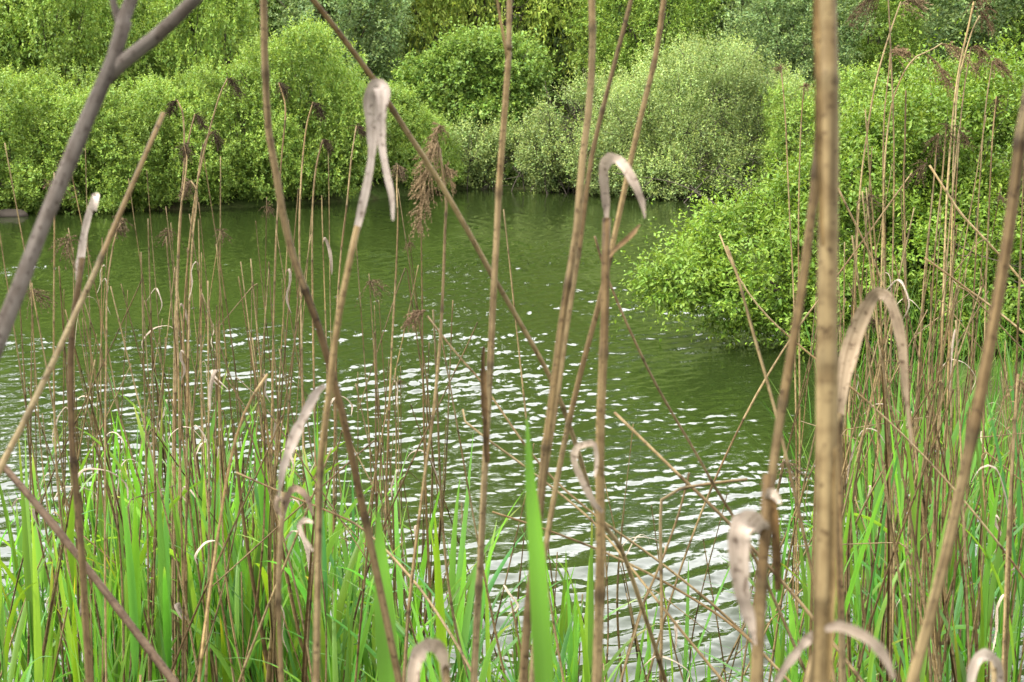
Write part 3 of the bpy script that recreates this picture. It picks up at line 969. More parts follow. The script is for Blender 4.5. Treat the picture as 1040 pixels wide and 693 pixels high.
hero('long straight reed slanting from the top left down across the pond', [(318, 0), (350, 42), (380, 81), (406, 123), (439, 173), (472, 229), (499, 278), (520, 314), (560, 386), (586, 455), (606, 522), (630, 556), (658, 635), (676, 693)], (1.3, 1.7), (5.5, 4), up=0.35, seed=7, tone=(1.05, 0.98, 0.88))
hero('reed with a large drooping tan seed head over the far shore', [(446, 150), (453, 200), (452, 232), (449, 313), (445, 370), (439, 430), (433, 470), (424, 540), (415, 620), (410, 693)], (2.1, 2.0), (2.6, 5), seed=8, tone=(1, 0.9, 0.8),
     head=[dict(at=(447, 128, 2.1), ax=(-0.1, 0.1, 0.3), size=0.045, n=26, lean=(-0.2, -0.1, -0.5), tone=(1.9, 1.75, 1.5), droop=0.85), dict(at=(445, 146, 2.1), ax=(-0.2, -0.1, 0.2), size=0.06, n=40, lean=(-0.3, -0.1, -0.6), tone=(2.0, 1.85, 1.6), droop=0.9),
           dict(at=(440, 170, 2.1), ax=(-0.15, -0.1, 0.1), size=0.062, n=40, lean=(-0.2, -0.1, -0.6), tone=(2.1, 1.95, 1.65), droop=0.95), dict(at=(436, 192, 2.1), ax=(-0.1, -0.1, 0), size=0.055, n=34, lean=(-0.1, -0.1, -0.6), tone=(2.0, 1.85, 1.6), droop=0.95),
           dict(at=(452, 168, 2.1), ax=(0.1, -0.1, 0.1), size=0.035, n=24, lean=(0.1, -0.1, -0.6), tone=(1.9, 1.75, 1.5), droop=0.9)])
hero('upright reed standing left of the crossing pair in mid pond', [(517, 20), (517, 43), (515, 80), (507, 186), (505, 230), (502, 280), (497, 389), (493, 463), (489, 546), (481, 693)], (1.25, 1.2), (5, 8.5), up=0.35, seed=9, tone=(0.98, 0.86, 0.78),
     leaf=[([(495, 470, 1.19, 7), (492, 420, 1.19, 8), (491, 380, 1.19, 8), (491, 352, 1.19, 3)], dict(name='leaf_sheath', mat='culm', tone=(0.6, 0.5, 0.45), wave=0.0, fold=0.8)),
           ([(515, 60, 1.245, 4), (510, 30, 1.24, 4), (505, 0, 1.24, 3), (503, -20, 1.24, 1)], dict(mat='culm', name='leaf_sheath', tone=(1, .9, .8), wave=0))])
hero('upright brown reed left of the centre that meets the longer slanting one', [(601, 0), (599, 100), (591, 166), (586, 230), (578, 280), (570, 330), (561, 403), (553, 463), (547, 530), (537, 610), (531, 693)], (1.15, 1.1), (6, 11), up=0.3, seed=10, tone=(0.96, 0.84, 0.74))
hero('slender reed leaning right that joins its brown neighbour above the water', [(641, 0), (628, 50), (616, 96), (600, 163), (590, 240), (576, 330), (565, 410), (552, 490), (545, 560), (536, 640), (533, 693)], (1.22, 1.15), (4, 7), up=0.3, seed=11, tone=(0.95, 0.85, 0.72))
hero('jointed reed leaning steeply right above the hooked leaf in the middle', [(674, 0), (666, 56), (649, 126), (635, 189), (624, 240), (608, 310), (591, 373), (580, 419), (571, 460), (560, 520), (548, 600), (540, 693)], (1.3, 1.25), (5, 6.5), up=0.3, seed=12, tone=(1.08, 1.0, 0.86))
hero('straight reed topped by a hooked pale leaf in the middle of the pond', [(616, 222), (615, 260), (614, 330), (611, 400), (609, 463), (610, 563), (606, 693)], (1.05, 1.0), (8, 13), seed=13, tone=(0.95, 0.85, 0.76),
     leaf=[([(616, 240, 1.05, 7), (616, 215, 1.05, 9), (614, 190, 1.045, 11), (613, 172, 1.035, 14), (618, 162, 1.02, 15), (626, 161, 1.0, 14), (635, 170, 0.99, 13), (644, 186, 0.985, 11), (652, 205, 0.985, 8), (655, 222, 0.985, 2)], dict(tone=(1.1, 1.03, 1.0))),
           ([(612, 270, 1.05, 3), (622, 256, 1.06, 6), (640, 240, 1.07, 7), (650, 228, 1.08, 2)], dict(tone=(0.95, 0.8, 0.7), mat='culm')),
           ([(612, 520, 1.0, 5), (604, 512, 0.99, 7), (592, 490, 0.985, 9), (583, 468, 0.98, 10), (586, 455, 0.975, 9), (597, 451, 0.97, 9), (604, 452, 0.965, 7), (606, 470, 0.965, 6), (604, 485, .965, 2)], dict(tone=(1.2, 1.12, 1.06)))])
hero('thick tan reed stem, the widest of all, standing full height on the right', [(840, 0), (841, 66), (842, 150), (841, 229), (840, 345), (840, 460), (838, 560), (834, 693)], (0.66, 0.64), (19, 23), up=0.3, seed=14, tone=(0.88, 0.8, 0.68), sides=14, node_gap=0.13,
     leaf=[([(836, 250, 0.645, 4), (833, 200, 0.645, 8), (831, 120, 0.645, 9), (830, 40, 0.645, 9), (829, -40, 0.645, 8)], dict(name='leaf_sheath', mat='culm', tone=(0.95, 0.85, 0.7), fold=0.9, wave=0.03)),
           ([(842, 693, 0.625, 9), (845, 600, 0.625, 10), (846, 520, 0.628, 8), (848, 455, 0.63, 3)], dict(name='leaf_sheath', mat='culm', tone=(1.2, 1.1, 0.95), fold=0.9, wave=0.03))])
hero('dark thinner reed crossing close behind the thick tan stem', [(838, 0), (836, 80), (831, 150), (823, 229), (812, 310), (800, 380), (787, 460), (779, 530), (772, 610), (766, 693)], (0.85, 0.8), (8, 10), up=0.3, seed=15, tone=(0.75, 0.62, 0.5), node_gap=0.12)
hero('tan reed leaning right along the right edge of the photo', [(1062, 0), (1048, 80), (1038, 130), (1026, 229), (1006, 346), (984, 460), (953, 596), (926, 693)], (0.8, 0.75), (10, 15), up=0.25, seed=16, tone=(0.92, 0.84, 0.72), node_gap=0.14)
hero('reed with a wide leaf folded into a pointed arch on the right', [(852, 420), (851, 470), (853, 560), (856, 693)], (1.02, 0.98), (7, 9), seed=17, tone=(0.95, 0.85, 0.75),
     leaf=[([(851, 445, 1.02, 9), (853, 420, 1.02, 13), (858, 382, 1.02, 19), (867, 345, 1.02, 22), (878, 317, 1.01, 21), (888, 300, 1.0, 17), (895, 298, 0.985, 14), (903, 304, 0.97, 14), (910, 322, 0.965, 15), (916, 350, 0.96, 12), (919, 390, 0.96, 8), (923, 430, 0.96, 6), (926, 452, 0.96, 2)], dict(tone=(0.82, 0.72, 0.58), wave=0.08))])
hero('stout brown reed stub with a broad grey leaf hanging down its left side', [(780, 482), (778, 520), (775, 570), (771, 630), (768, 693)], (0.74, 0.72), (11, 17), seed=18, tone=(0.8, 0.68, 0.55), node_gap=0.1,
     leaf=[([(776, 540, 0.735, 14), (770, 532, 0.72, 25), (758, 531, 0.705, 32), (752, 540, 0.70, 31), (751, 570, 0.70, 27), (754, 602, 0.70, 22), (762, 632, 0.70, 13), (767, 655, 0.70, 4)], dict(tone=(1.2, 1.14, 1.12), fold=0.45, wave=0.04)),
           ([(790, 600, 0.735, 10), (788, 550, 0.735, 13), (786, 515, 0.735, 10), (783, 500, 0.735, 6)], dict(mat='culm', tone=(0.7, 0.55, 0.42), name='leaf_sheath', wave=0.02)),
           ([(778, 514, 0.74, 8), (782, 500, 0.73, 12), (788, 505, 0.72, 11), (793, 512, 0.715, 3)], dict(tone=(1.25, 1.2, 1.15)))])
hero('low reed with a long grey leaf arching both ways at the bottom right', [(833, 640), (826, 665), (820, 693)], (0.82, 0.8), (7, 9), seed=19, tone=(0.9, 0.8, 0.7),
     leaf=[([(838, 640, 0.60, 7), (850, 636, 0.6, 13), (868, 641, 0.6, 15), (886, 652, 0.6, 15), (899, 668, 0.6, 12), (908, 690, 0.6, 5)], dict(tone=(1.1, 1.02, 0.96))),
           ([(832, 642, 0.82, 12), (818, 652, 0.82, 13), (802, 672, 0.82, 11), (790, 690, 0.82, 9), (780, 712, 0.82, 3)], dict(tone=(1.15, 1.08, 1.04)))])
hero('low reed bent into a small pale hook at the bottom right corner', [(1008, 668), (1010, 690), (1012, 720)], (0.9, 0.88), (6, 8), seed=20, tone=WARM,
     leaf=[([(985, 700, 0.87, 8), (988, 680, 0.87, 13), (994, 668, 0.87, 15), (1003, 665, 0.88, 14), (1012, 672, 0.89, 11), (1016, 690, 0.9, 9), (1018, 712, 0.9, 5)], dict(tone=(1.4, 1.36, 1.36)))])
hero('low reed with a broad pale leaf looped over at the bottom edge', [(452, 672), (455, 700), (457, 730)], (0.8, 0.78), (6, 8), seed=21, tone=WARM,
     leaf=[([(418, 710, 0.76, 12), (420, 682, 0.76, 18), (425, 664, 0.765, 20), (434, 655, 0.775, 19), (445, 658, 0.785, 17), (451, 672, 0.795, 15), (453, 700, 0.8, 11), (454, 730, 0.8, 6)], dict(tone=(1.1, 1.02, 0.95), wave=0.03))])
hero('thin reed slanting right and down from mid pond towards the stout stub', [(604, 240), (612, 268), (620, 290), (643, 343), (669, 396), (706, 459), (728, 498), (748, 530), (768, 570)], (1.8, 1.9), (2.5, 4), seed=22, tone=(0.85, 0.75, 0.6), bend=0.05)
hero('thin brown reed slanting in front of the low bush on the right', [(738, 250), (749, 280), (762, 328), (777, 380), (788, 420), (800, 470)], (1.55, 1.5), (2.6, 6), seed=23, tone=(1.0, 0.88, 0.7), bend=0.04)
hero('slender pale reed curving down before the low bush on the right', [(731, 238), (742, 266), (759, 296), (780, 322), (806, 346), (830, 366), (860, 390)], (2.6, 2.5), (1.5, 3), seed=24, tone=(1.35, 1.25, 1.1), bend=0.05)
hero('thin slanting reed ending in a tiny seed head over mid pond', [(434, 321), (452, 345), (472, 369), (491, 391), (547, 470), (600, 520), (670, 571), (735, 624), (790, 680)], (2.3, 2.3), (2.0, 3.6), seed=25, tone=(1.1, 1.0, 0.86), bend=0.05,
     head=[dict(at=(432, 316, 2.3), ax=(-0.5, 0, 0.5), size=0.045, n=40, lean=(-0.7, -0.2, -0.3), tone=(1.7, 1.5, 1.4), droop=0.7)])
hero('thin tan reed slanting to the lower right with a curled tip', [(470, 416), (464, 421), (472, 428), (500, 450), (529, 471), (600, 528), (650, 588), (692, 641), (735, 693)], (2.2, 2.0), (2.0, 4.0), seed=26, tone=(1.15, 1.05, 0.9), bend=0.05)
hero('snapped reed bent like a seven in the open water', [(759, 487), (724, 491), (690, 497), (675, 505), (671, 512), (671, 560), (672, 620), (671, 693)], (1.9, 1.85), (3.2, 4.0), seed=27, tone=(1.0, 0.92, 0.85))
hero('straight thin reed slanting over the glinting water', [(624, 419), (652, 446), (690, 483), (739, 530), (785, 580)], (2.0, 1.9), (3, 4.5), seed=28, tone=(0.95, 0.84, 0.74), bend=0.05)
hero('long thin reed lying low across the white ripples', [(500, 520), (560, 540), (625, 566), (690, 600), (750, 640), (800, 690)], (2.4, 2.2), (2, 3.5), seed=29, tone=(1.05, 0.96, 0.85), bend=0.05)
hero('thin reed sloping down right beside the green blades in the middle', [(240, 480), (290, 502), (335, 520), (372, 540), (420, 590), (455, 640), (485, 693)], (2.3, 2.0), (2, 4), seed=30, tone=(1.2, 1.1, 0.95), bend=0.05)
hero('pale yellow reed bending left through the lower left blades', [(272, 380), (262, 394), (246, 425), (234, 468), (225, 520), (216, 580), (206, 655), (202, 693)], (1.9, 1.8), (2.6, 4.2), seed=31, tone=(1.75, 1.6, 1.3))
hero('dark reed leaning left beside the bent seven shaped one', [(700, 480), (690, 520), (672, 570), (655, 610), (640, 660), (630, 693)], (2.0, 1.9), (2, 4), seed=32, tone=(0.8, 0.7, 0.6))
hero('brown reed with dark crumpled leaf under the big folded leaf reed', [(288, 500), (284, 560), (283, 620), (286, 693)], (1.12, 1.1), (5, 8), seed=33, tone=(0.9, 0.76, 0.66),
     leaf=[([(288, 520, 1.12, 6), (294, 500, 1.11, 9), (303, 497, 1.1, 10), (312, 506, 1.1, 9), (318, 524, 1.1, 3)], dict(tone=(0.75, 0.62, 0.55), wave=0.2)),
           ([(289, 512, 1.12, 4), (283, 505, 1.1, 8), (281, 516, 1.1, 8), (286, 526, 1.1, 3)], dict(tone=(0.8, 0.7, 0.6), wave=0.2)),
           ([(318, 560, 1.11, 4), (308, 545, 1.1, 6), (304, 534, 1.1, 7), (310, 528, 1.1, 8), (318, 531, 1.1, 4)], dict(tone=(1.6, 1.5, 1.45)))])

# reeds on the right, in front of the near bush
RG = 'dead reeds before the near right bush'
right = [
    ('pale reed bowed over to the right with a dark seed head, against the bush', [(944, 168), (960, 193), (976, 217), (1000, 243), (1025, 270), (1050, 300)], 3.4, 2.8, (1.5, 1.5, 1.45), [((942, 166, 3.4), (-0.6, 0, 0.4), 0.06, (-0.7, 0, -0.3), (0.8, 0.7, 0.65))]),
    ('pale thin reed slanting down right at half height of the bush', [(939, 262), (960, 277), (980, 292), (1006, 311), (1040, 338)], 3.2, 2.8, (1.5, 1.45, 1.35), None),
    ('thin reed crossing left and down over the bush', [(926, 176), (905, 205), (880, 240), (852, 278), (820, 320)], 3.6, 2.2, (1.2, 1.1, 0.95), None),
    ('thin reed crossing right and down into the arched leaf', [(851, 191), (866, 222), (880, 250), (894, 281), (910, 330), (920, 390)], 3.4, 2.6, (1.05, 0.95, 0.85), None),
    ('reed with a grey plume on a straight tall stem left of the upper pair', [(915, 2), (905, 30), (894, 66), (887, 96), (880, 140), (873, 200), (868, 300), (862, 420)], 4.6, 2.0, (1.5, 1.4, 1.25), [((915, 8, 4.6), (0.1, 0, 0.8), 0.13, (0.8, -0.2, -0.2), (1.9, 1.75, 1.7))]),
    ('reed with a tan drooping plume just below the grey one', [(905, 50), (902, 80), (898, 120), (897, 180), (898, 260), (900, 400)], 4.8, 1.8, (1.3, 1.15, 1.0), [((904, 58, 4.8), (0, 0, 1), 0.12, (0.5, -0.2, -0.1), (1.7, 1.45, 1.35))]),
    ('arching pale reed ending in twin tan plumes', [(957, 44), (944, 52), (930, 58), (919, 72), (911, 90), (905, 110), (899, 160), (896, 250), (893, 400)], 4.4, 1.9, (1.6, 1.55, 1.3), [((956, 45, 4.4), (0.7, 0, 0.2), 0.10, (0.5, -0.3, -0.6), (1.7, 1.5, 1.35)), ((940, 55, 4.4), (0.4, 0, -0.1), 0.10, (0.3, -0.3, -0.7), (1.5, 1.25, 1.15))]),
    ('tall pale reed of the upper pair with a dark tufted plume', [(989, 2), (983, 30), (976, 60), (971, 90), (965, 150), (960, 240), (955, 400)], 4.2, 2.4, (1.65, 1.6, 1.35), [((990, -4, 4.2), (0.3, 0, 0.6), 0.09, (0.7, -0.2, -0.5), (1.1, 0.9, 0.85)), ((996, 14, 4.2), (0.3, 0, 0.3), 0.07, (0.5, -0.2, -0.6), (1.1, 0.9, 0.85))]),
    ('curved pale reed of the upper pair bending to the right', [(995, 16), (988, 30), (980, 56), (973, 88), (969, 150), (966, 260), (962, 420)], 4.25, 2.0, (1.6, 1.55, 1.3), None),
    ('reed with a dark plume at the top between thick stem and grey plume', [(896, -6), (900, -30), (905, 60), (908, 160), (906, 300), (903, 430)], 4.0, 1.8, (1, .9, .8), [((897, -4, 4.0), (-0.4, 0, 0.2), 0.11, (-0.4, -0.2, -0.9), (0.85, 0.75, 0.7))]),
    ('reed with brown plume bending right beside the upper pair', [(986, 48), (978, 100), (973, 160), (968, 260), (966, 420)], 4.7, 1.7, (1.1, 1, .9), [((985, 52, 4.7), (0.2, 0, 0.8), 0.10, (0.4, -0.2, -0.5), (1.15, 0.95, 0.85))]),
    ('reed with a ragged brown plume near the right edge', [(1008, 62), (1001, 110), (996, 170), (990, 280), (985, 420)], 4.6, 1.7, (1.1, 1, .9), [((1007, 66, 4.6), (0.1, 0, 0.8), 0.10, (0.3, -0.2, -0.5), (1.2, 1.0, 0.95)), ((1001, 60, 4.6), (-0.3, 0, 0.4), 0.07, (-0.4, -0.2, -0.4), (1.1, 0.9, 0.85))]),
    ('thin reed with one small round dark head left of the right edge reed', [(1012, 98), (1008, 140), (1005, 200), (1001, 300), (999, 430)], 4.3, 1.8, (1.2, 1.1, 1.0), [((1012, 100, 4.3), (0, 0, 1), 0.055, (0.1, -0.2, -0.6), (0.55, 0.45, 0.42))]),
    ('brown reed with two dark drooping heads in front of the bush', [(961, 130), (957, 180), (950, 250), (945, 330), (942, 430)], 3.9, 2.0, (1.1, 1, .9), [((960, 128, 3.9), (0.2, 0, 0.8), 0.055, (0.6, -0.2, -0.8), (0.6, 0.5, 0.45))]),
    ('reed with long dark head hanging to the right above the bush', [(974, 132), (968, 190), (962, 260), (957, 340), (953, 430)], 3.8, 2.0, (1.1, 1, .9), [((973, 132, 3.8), (0.3, 0, 0.6), 0.07, (0.7, -0.2, -0.8), (0.6, 0.5, 0.45))]),
    ('reed with narrow dark head hanging straight down over the bush', [(953, 136), (951, 150), (947, 200), (938, 290), (930, 420)], 3.7, 2.0, (1.15, 1, .9), [((953, 138, 3.7), (-0.1, 0, 0.3), 0.07, (-0.2, -0.2, -1), (0.65, 0.55, 0.5))]),
    ('upright brown reed with a long dark sheath against the tall bush', [(920, 92), (919, 150), (918, 180), (919, 240), (921, 330), (924, 430)], 3.3, 2.2, (0.85, 0.78, 0.66), None),
    ('reed with a slim rusty plume left over the pale bush', [(793, 66), (797, 110), (799, 150), (802, 220), (806, 300), (808, 400)], 5.2, 1.6, (1.4, 1.25, 1.0), [((793, 70, 5.2), (0, 0, 1), 0.06, (-0.1, -0.1, 0.3), (1.1, 0.9, 0.85))]),
    ('reed with a slim tan plume close left of the thick stem', [(817, 84), (814, 120), (812, 170), (811, 250), (812, 380)], 5.0, 1.6, (1.4, 1.25, 1.0), [((817, 88, 5.0), (0, 0, 1), 0.06, (0.1, -0.1, 0.3), (1.2, 1.0, 0.9))]),
    ('frayed tan reed with a broad feathery plume at the right edge', [(1034, 380), (1030, 440), (1024, 540), (1018, 693)], 2.2, 3.4, (1.2, 1.05, 0.9), [((1034, 388, 2.2), (0.3, 0, 0.5), 0.09, (0.4, -0.2, -0.8), (1.5, 1.3, 1.15))]),
]
for k, (lab, pts, d, w, tone, hd) in enumerate(right):
    heads = [dict(at=h[0], ax=h[1], size=h[2], lean=h[3], tone=(h[4][0] * 1.15, h[4][1] * 1.2, h[4][2] * 1.12), n=36 if h[2] > 0.09 else 30, droop=0.35 if h[2] > 0.09 else 0.85) for h in hd] if hd else None
    hero(lab, pts, (d, d * 0.98), (w * 0.75, w * 1.2), seed=60 + k, tone=tone, head=heads, group=RG, bend=0.06, sides=6)

# reeds with dark seed heads on the left, against the bright shrubs
LG = 'dead reeds with seed heads before the bright shrubs'
left = [
    ('tall reed with two dark seed heads, highest on the left', (231, 80), [(222, 100), (206, 160), (196, 215), (188, 300), (184, 420)], 4.0, 0.065, (0.4, 0, 0.2), 0.5),
    ('reed with one dark seed head just below and left of the highest pair', (180, 102), [(186, 118), (187, 160), (184, 215), (180, 300), (178, 430)], 4.1, 0.05, (-0.5, 0, 0), 0.5),
    ('reed with a pair of dark heads bending right, in the middle of the left group', (198, 116), [(192, 140), (186, 180), (183, 230), (178, 320), (176, 440)], 4.2, 0.055, (0.6, 0, -0.2), 0.6),
    ('reed with a thin dark head hanging right of the pair', (215, 134), [(206, 150), (200, 190), (196, 240), (192, 320), (190, 430)], 4.2, 0.055, (0.5, 0, -0.5), 0.6),
    ('reed with a brown head turned upright on a whitish stem', (187, 148), [(190, 160), (187, 190), (182, 228), (180, 300), (182, 420)], 3.6, 0.05, (0.1, 0, -0.4), 0.9),
    ('reed with a ragged tan head nearest the water on the left', (194, 184), [(200, 194), (199, 215), (195, 250), (192, 330), (190, 440)], 3.8, 0.055, (-0.4, 0, -0.3), 1.3),
    ('reed with a dark tufted head beside the long dark reed', (283, 84), [(290, 110), (286, 160), (281, 230), (278, 320), (276, 440)], 4.4, 0.06, (0.4, 0, -0.5), 0.6),
    ('reed with a round dark head between the dark reed and the folded leaf', (318, 104), [(311, 130), (306, 180), (304, 240), (306, 330), (308, 450)], 4.2, 0.06, (0.6, 0, -0.3), 0.5),
    ('reed with a dark tuft close left of the folded leaf', (362, 128), [(357, 160), (352, 210), (346, 260), (342, 330), (340, 440)], 4.6, 0.05, (0.5, 0, 0.3), 0.65),
    ('reed with a small rusty head low beside the folded leaf', (328, 142), [(322, 165), (318, 200), (317, 260), (318, 340), (320, 450)], 4.4, 0.05, (0.5, 0, -0.2), 0.8),
    ('reed with a whitish brown head right of the folded leaf', (404, 168), [(403, 190), (404, 225), (402, 280), (398, 350), (394, 450)], 3.9, 0.05, (0.1, 0, -0.2), 1.3),
    ('reed with a limp brown head in front of the left water', (125, 222), [(117, 240), (109, 290), (108, 350), (107, 430)], 2.8, 0.04, (-0.3, 0, -0.6), 1.2),
]
for k, (lab, hp, pts, d, size, lean, tn) in enumerate(left):
    hero(lab, [hp] + pts, (d, d * 0.97), (1.5, 2.8), seed=90 + k, tone=(1.25, 1.12, 0.98), group=LG, bend=0.06, sides=6,
         head=[dict(at=(hp[0], hp[1], d), ax=(lean[0] * 0.7, 0, 0.25), size=size * 0.95, lean=(lean[0] * 0.7, lean[1], lean[2] - 0.45), tone=(tn * 0.9, tn * 0.85, tn * 0.8), n=64, droop=0.85)])

# ------------------------------------------------------------------ many reeds, copied from a dozen kinds


def proto_reed(seed, kind):
    rng = np.random.default_rng(seed)
    root = empty('dead_reed', (0, 0, 0))
    b = rng.normal(size=2) * 0.05
    k1 = rng.normal(size=2) * 0.035
    line = smooth_line([(0, 0, -0.06), (b[0] * 0.3, b[1] * 0.3, 0.6), (b[0] + k1[0], b[1] + k1[1], 1.25), (b[0] * 1.6, b[1] * 1.6, 2.0)], 0.05)
    if kind == 'snapped':
        hb = rng.uniform(1.45, 1.8)
        a = rng.uniform(0, 6.28)
        o = np.array([np.interp(hb, line[:, 2], line[:, 0]), np.interp(hb, line[:, 2], line[:, 1]), hb])
        dr = np.array([math.cos(a), math.sin(a), rng.uniform(-1.2, 0.5)])
        ln = rng.uniform(0.15, 0.5)
        line = np.vstack([line[line[:, 2] < hb - 0.02], o, o + unit(dr) * ln * 0.15, o + unit(dr) * ln + np.array([0, 0, -0.06 * ln])])
    mb = MB()
    tone = np.array([(1, 0.95, 0.88), (0.72, 0.62, 0.54), (1.3, 1.22, 1.1), (0.85, 0.78, 0.7)][seed % 4])
    q, rad = culm(mb, line, rng.uniform(0.003, 0.0042), 0.0014, rng, tone, 6)
    kids = [mb.build('stem', M['culm'], root)]
    if kind in ('leaf', 'both'):
        for lf in range(1 if rng.uniform() < 0.6 else 2):
            m2 = MB()
            a = rng.uniform(0, 6.28)
            h = rng.uniform(1.0, 1.9)
            o = np.array([np.interp(h, line[:, 2], line[:, 0]), np.interp(h, line[:, 2], line[:, 1]), h])
            dr = np.array([math.cos(a), math.sin(a), 0])
            L = rng.uniform(0.06, 0.2)
            up3 = np.array([0, 0, 1.0])
            sway = np.cross(dr, up3) * rng.normal() * L * 0.25
            form = rng.integers(3)
            if form == 0:                     # limp, hanging along the stem
                pts = [o, o + dr * L * 0.1 + up3 * L * 0.12, o + dr * L * 0.2 - up3 * L * 0.15 + sway * 0.4, o + dr * L * 0.16 - up3 * L * 0.6 + sway, o + dr * L * 0.26 - up3 * L + sway * 0.6]
            elif form == 1:                   # still erect, its tip bent over
                pts = [o, o + dr * L * 0.08 + up3 * L * 0.5, o + dr * L * 0.2 + up3 * L * 0.9 + sway * 0.5, o + dr * L * 0.38 + up3 * L * 0.92 + sway, o + dr * L * 0.5 + up3 * L * 0.7 + sway * 1.4]
            else:                             # twisted to one side
                pts = [o, o + dr * L * 0.25 + up3 * L * 0.3, o + dr * L * 0.5 + up3 * L * 0.3 + sway, o + dr * L * 0.7 + up3 * L * 0.05 + sway * 1.8, o + dr * L * 0.6 - up3 * L * 0.2 + sway * 2.2]
            s = smooth_line(pts, 0.015)
            t = np.linspace(0, 1, len(s))
            ribbon(m2, s, rng.uniform(0.005, 0.011) * np.sin(PI * np.clip(t * 0.9 + 0.08, 0, 1)) ** 0.6, np.cross(dr, (0, 0, 1)), 0.5, np.array([1.35, 1.28, 1.22]) * rng.uniform(0.45, 1.2), 4, 0.15, rng)
            kids.append(m2.build('dry_leaf', M['dryleaf'], root))
    if kind == 'head':
        m3 = MB()
        plume(m3, line[-1] - np.array([0, 0, 0.03]), (0, 0, 1), rng, rng.uniform(0.06, 0.10), 22, (math.cos(seed), math.sin(seed), -0.3), np.array([0.9, 0.82, 0.74]) * rng.uniform(0.6, 1.4), 1.0, 0.7)
        kids.append(m3.build('seed_head', M['plume'], root))
    if kind in ('sheath', 'both'):
        m4 = MB()
        h0, h1 = rng.uniform(0.6, 1.0), rng.uniform(1.35, 1.7)
        hs = np.linspace(h0, h1, 14)
        s = np.stack([np.interp(hs, line[:, 2], line[:, 0]) + 0.003 + 0.004 * (hs - h0), np.interp(hs, line[:, 2], line[:, 1]) - 0.003, hs], -1)
        ribbon(m4, s, 0.012 * np.linspace(1, 0.15, 14) + 0.001, (1, 0.3, 0), 0.9, np.array([0.6, 0.54, 0.46]) * rng.uniform(0.8, 1.4), 5, 0.1, rng)
        kids.append(m4.build('leaf_sheath', M['culm'], root))
    KIDS[root.name] = kids
    return root


KINDS = {'snapped': [proto_reed(250 + i, 'snapped') for i in range(6)], 'bare': [proto_reed(200 + i, 'bare') for i in range(4)], 'leaf': [proto_reed(210 + i, 'leaf') for i in range(5)], 'sheath': [proto_reed(220 + i, 'sheath') for i in range(3)],
         'both': [proto_reed(230 + i, 'both') for i in range(3)], 'head': [proto_reed(240 + i, 'head') for i in range(3)]}
LOOK = {'snapped': 'dry reed with snapped top', 'bare': 'bare thin dry reed', 'leaf': 'dry reed with a pale curled leaf', 'sheath': 'dry reed in a brown sheath', 'both': 'sheathed dry reed, leaf curled', 'head': 'dry reed with small seed head'}
ZONES = [(60, 'at the left photo edge'), (130, 'by the white tipped reed'), (200, 'below the left dark seed heads'), (265, 'just left of the dark reed'),
         (325, 'beside the long dark reed'), (385, 'right of the hooked pale leaf'), (450, 'below the drooping tan seed head'), (520, 'near the upright mid pond reed'), (640, 'before the open water'),
         (790, 'left of the stout stub'), (850, 'by the thick tan stem'), (905, 'under the pointed leaf arch'), (960, 'below the right bush'), (1200, 'at the right photo edge')]


def zone(px):
    for z, t in ZONES:
        if px < z:
            return t
    return ZONES[-1][1]


rng = np.random.default_rng(77)
used_r = set()


def aim(o, base, top, rng, sxy):
    v = Vector([float(a) for a in (top - base)])
    h = v.length
    rot = v.to_track_quat('Z', 'Y').to_matrix().to_4x4() @ Matrix.Rotation(rng.uniform(0, 6.28), 4, 'Z')
    o.rotation_mode = 'XYZ'
    o.rotation_euler = rot.to_euler()
    o.location = [float(a) for a in base]
    return h


def scatter_reed(px, py, d, leanx, leany, kind):
    top = P(px, py, d)
    bx, by = top[0] - leanx, top[1] - leany
    base = np.array([bx, by, min(max(gz(bx, by), -0.5), 0.5)])
    pr = KINDS[kind][rng.integers(len(KINDS[kind]))]
    o = copy_tree(pr) if pr.name in used_r else pr
    used_r.add(pr.name)
    h = aim(o, base, top, rng, 1)
    f = rng.uniform(0.9, 1.15)
    o.scale = (f, f, h / 2.0)
    bend_ = 'leaning left' if leanx < -0.12 else 'leaning right' if leanx > 0.12 else 'upright'
    size = 'tall' if py < 230 else 'short' if py > 400 else 'medium'
    tag(o, f'{size} {LOOK[kind]}, {bend_}, {zone(px)}', 'dead reed', f'thin dead reeds {zone(px)}')


def pick(rng):
    return rng.choice(['bare', 'leaf', 'sheath', 'both', 'head', 'snapped'], p=[0.34, 0.14, 0.20, 0.08, 0.06, 0.18])


for k in range(128):                     # left bed
    px = rng.choice([rng.normal(110, 45), rng.normal(200, 40), rng.normal(265, 25), rng.normal(395, 30), rng.uniform(10, 480)], p=[0.24, 0.28, 0.16, 0.12, 0.20])
    px = float(np.clip(px, 5, 490))
    py = float(np.clip(rng.normal(285, 85), 150, 520))
    scatter_reed(px, py, rng.uniform(3.0, 5.6), rng.normal(0, 0.14), rng.normal(0, 0.12), pick(rng))
for k in range(16):                      # leaning ones in the left bed
    scatter_reed(rng.uniform(60, 460), rng.uniform(230, 420), rng.uniform(2.2, 4.0), rng.choice([-1, 1]) * rng.uniform(0.3, 0.6), rng.normal(0, 0.15), 'bare')
for k in range(12):                      # middle
    scatter_reed(rng.uniform(490, 760), rng.uniform(430, 640), rng.uniform(3.0, 4.8), rng.normal(0, 0.2), rng.normal(0, 0.12), pick(rng))
for k in range(100):                     # right bed
    px = float(np.clip(rng.choice([rng.normal(955, 45), rng.normal(900, 25), rng.uniform(800, 1055)]), 798, 1060))
    py = float(np.clip(rng.normal(290, 85), 110, 520))
    if px < 850:
        py = max(py, 300)
    scatter_reed(px, py, rng.uniform(2.4, 5.6), rng.normal(0, 0.16), rng.normal(0, 0.12), pick(rng))
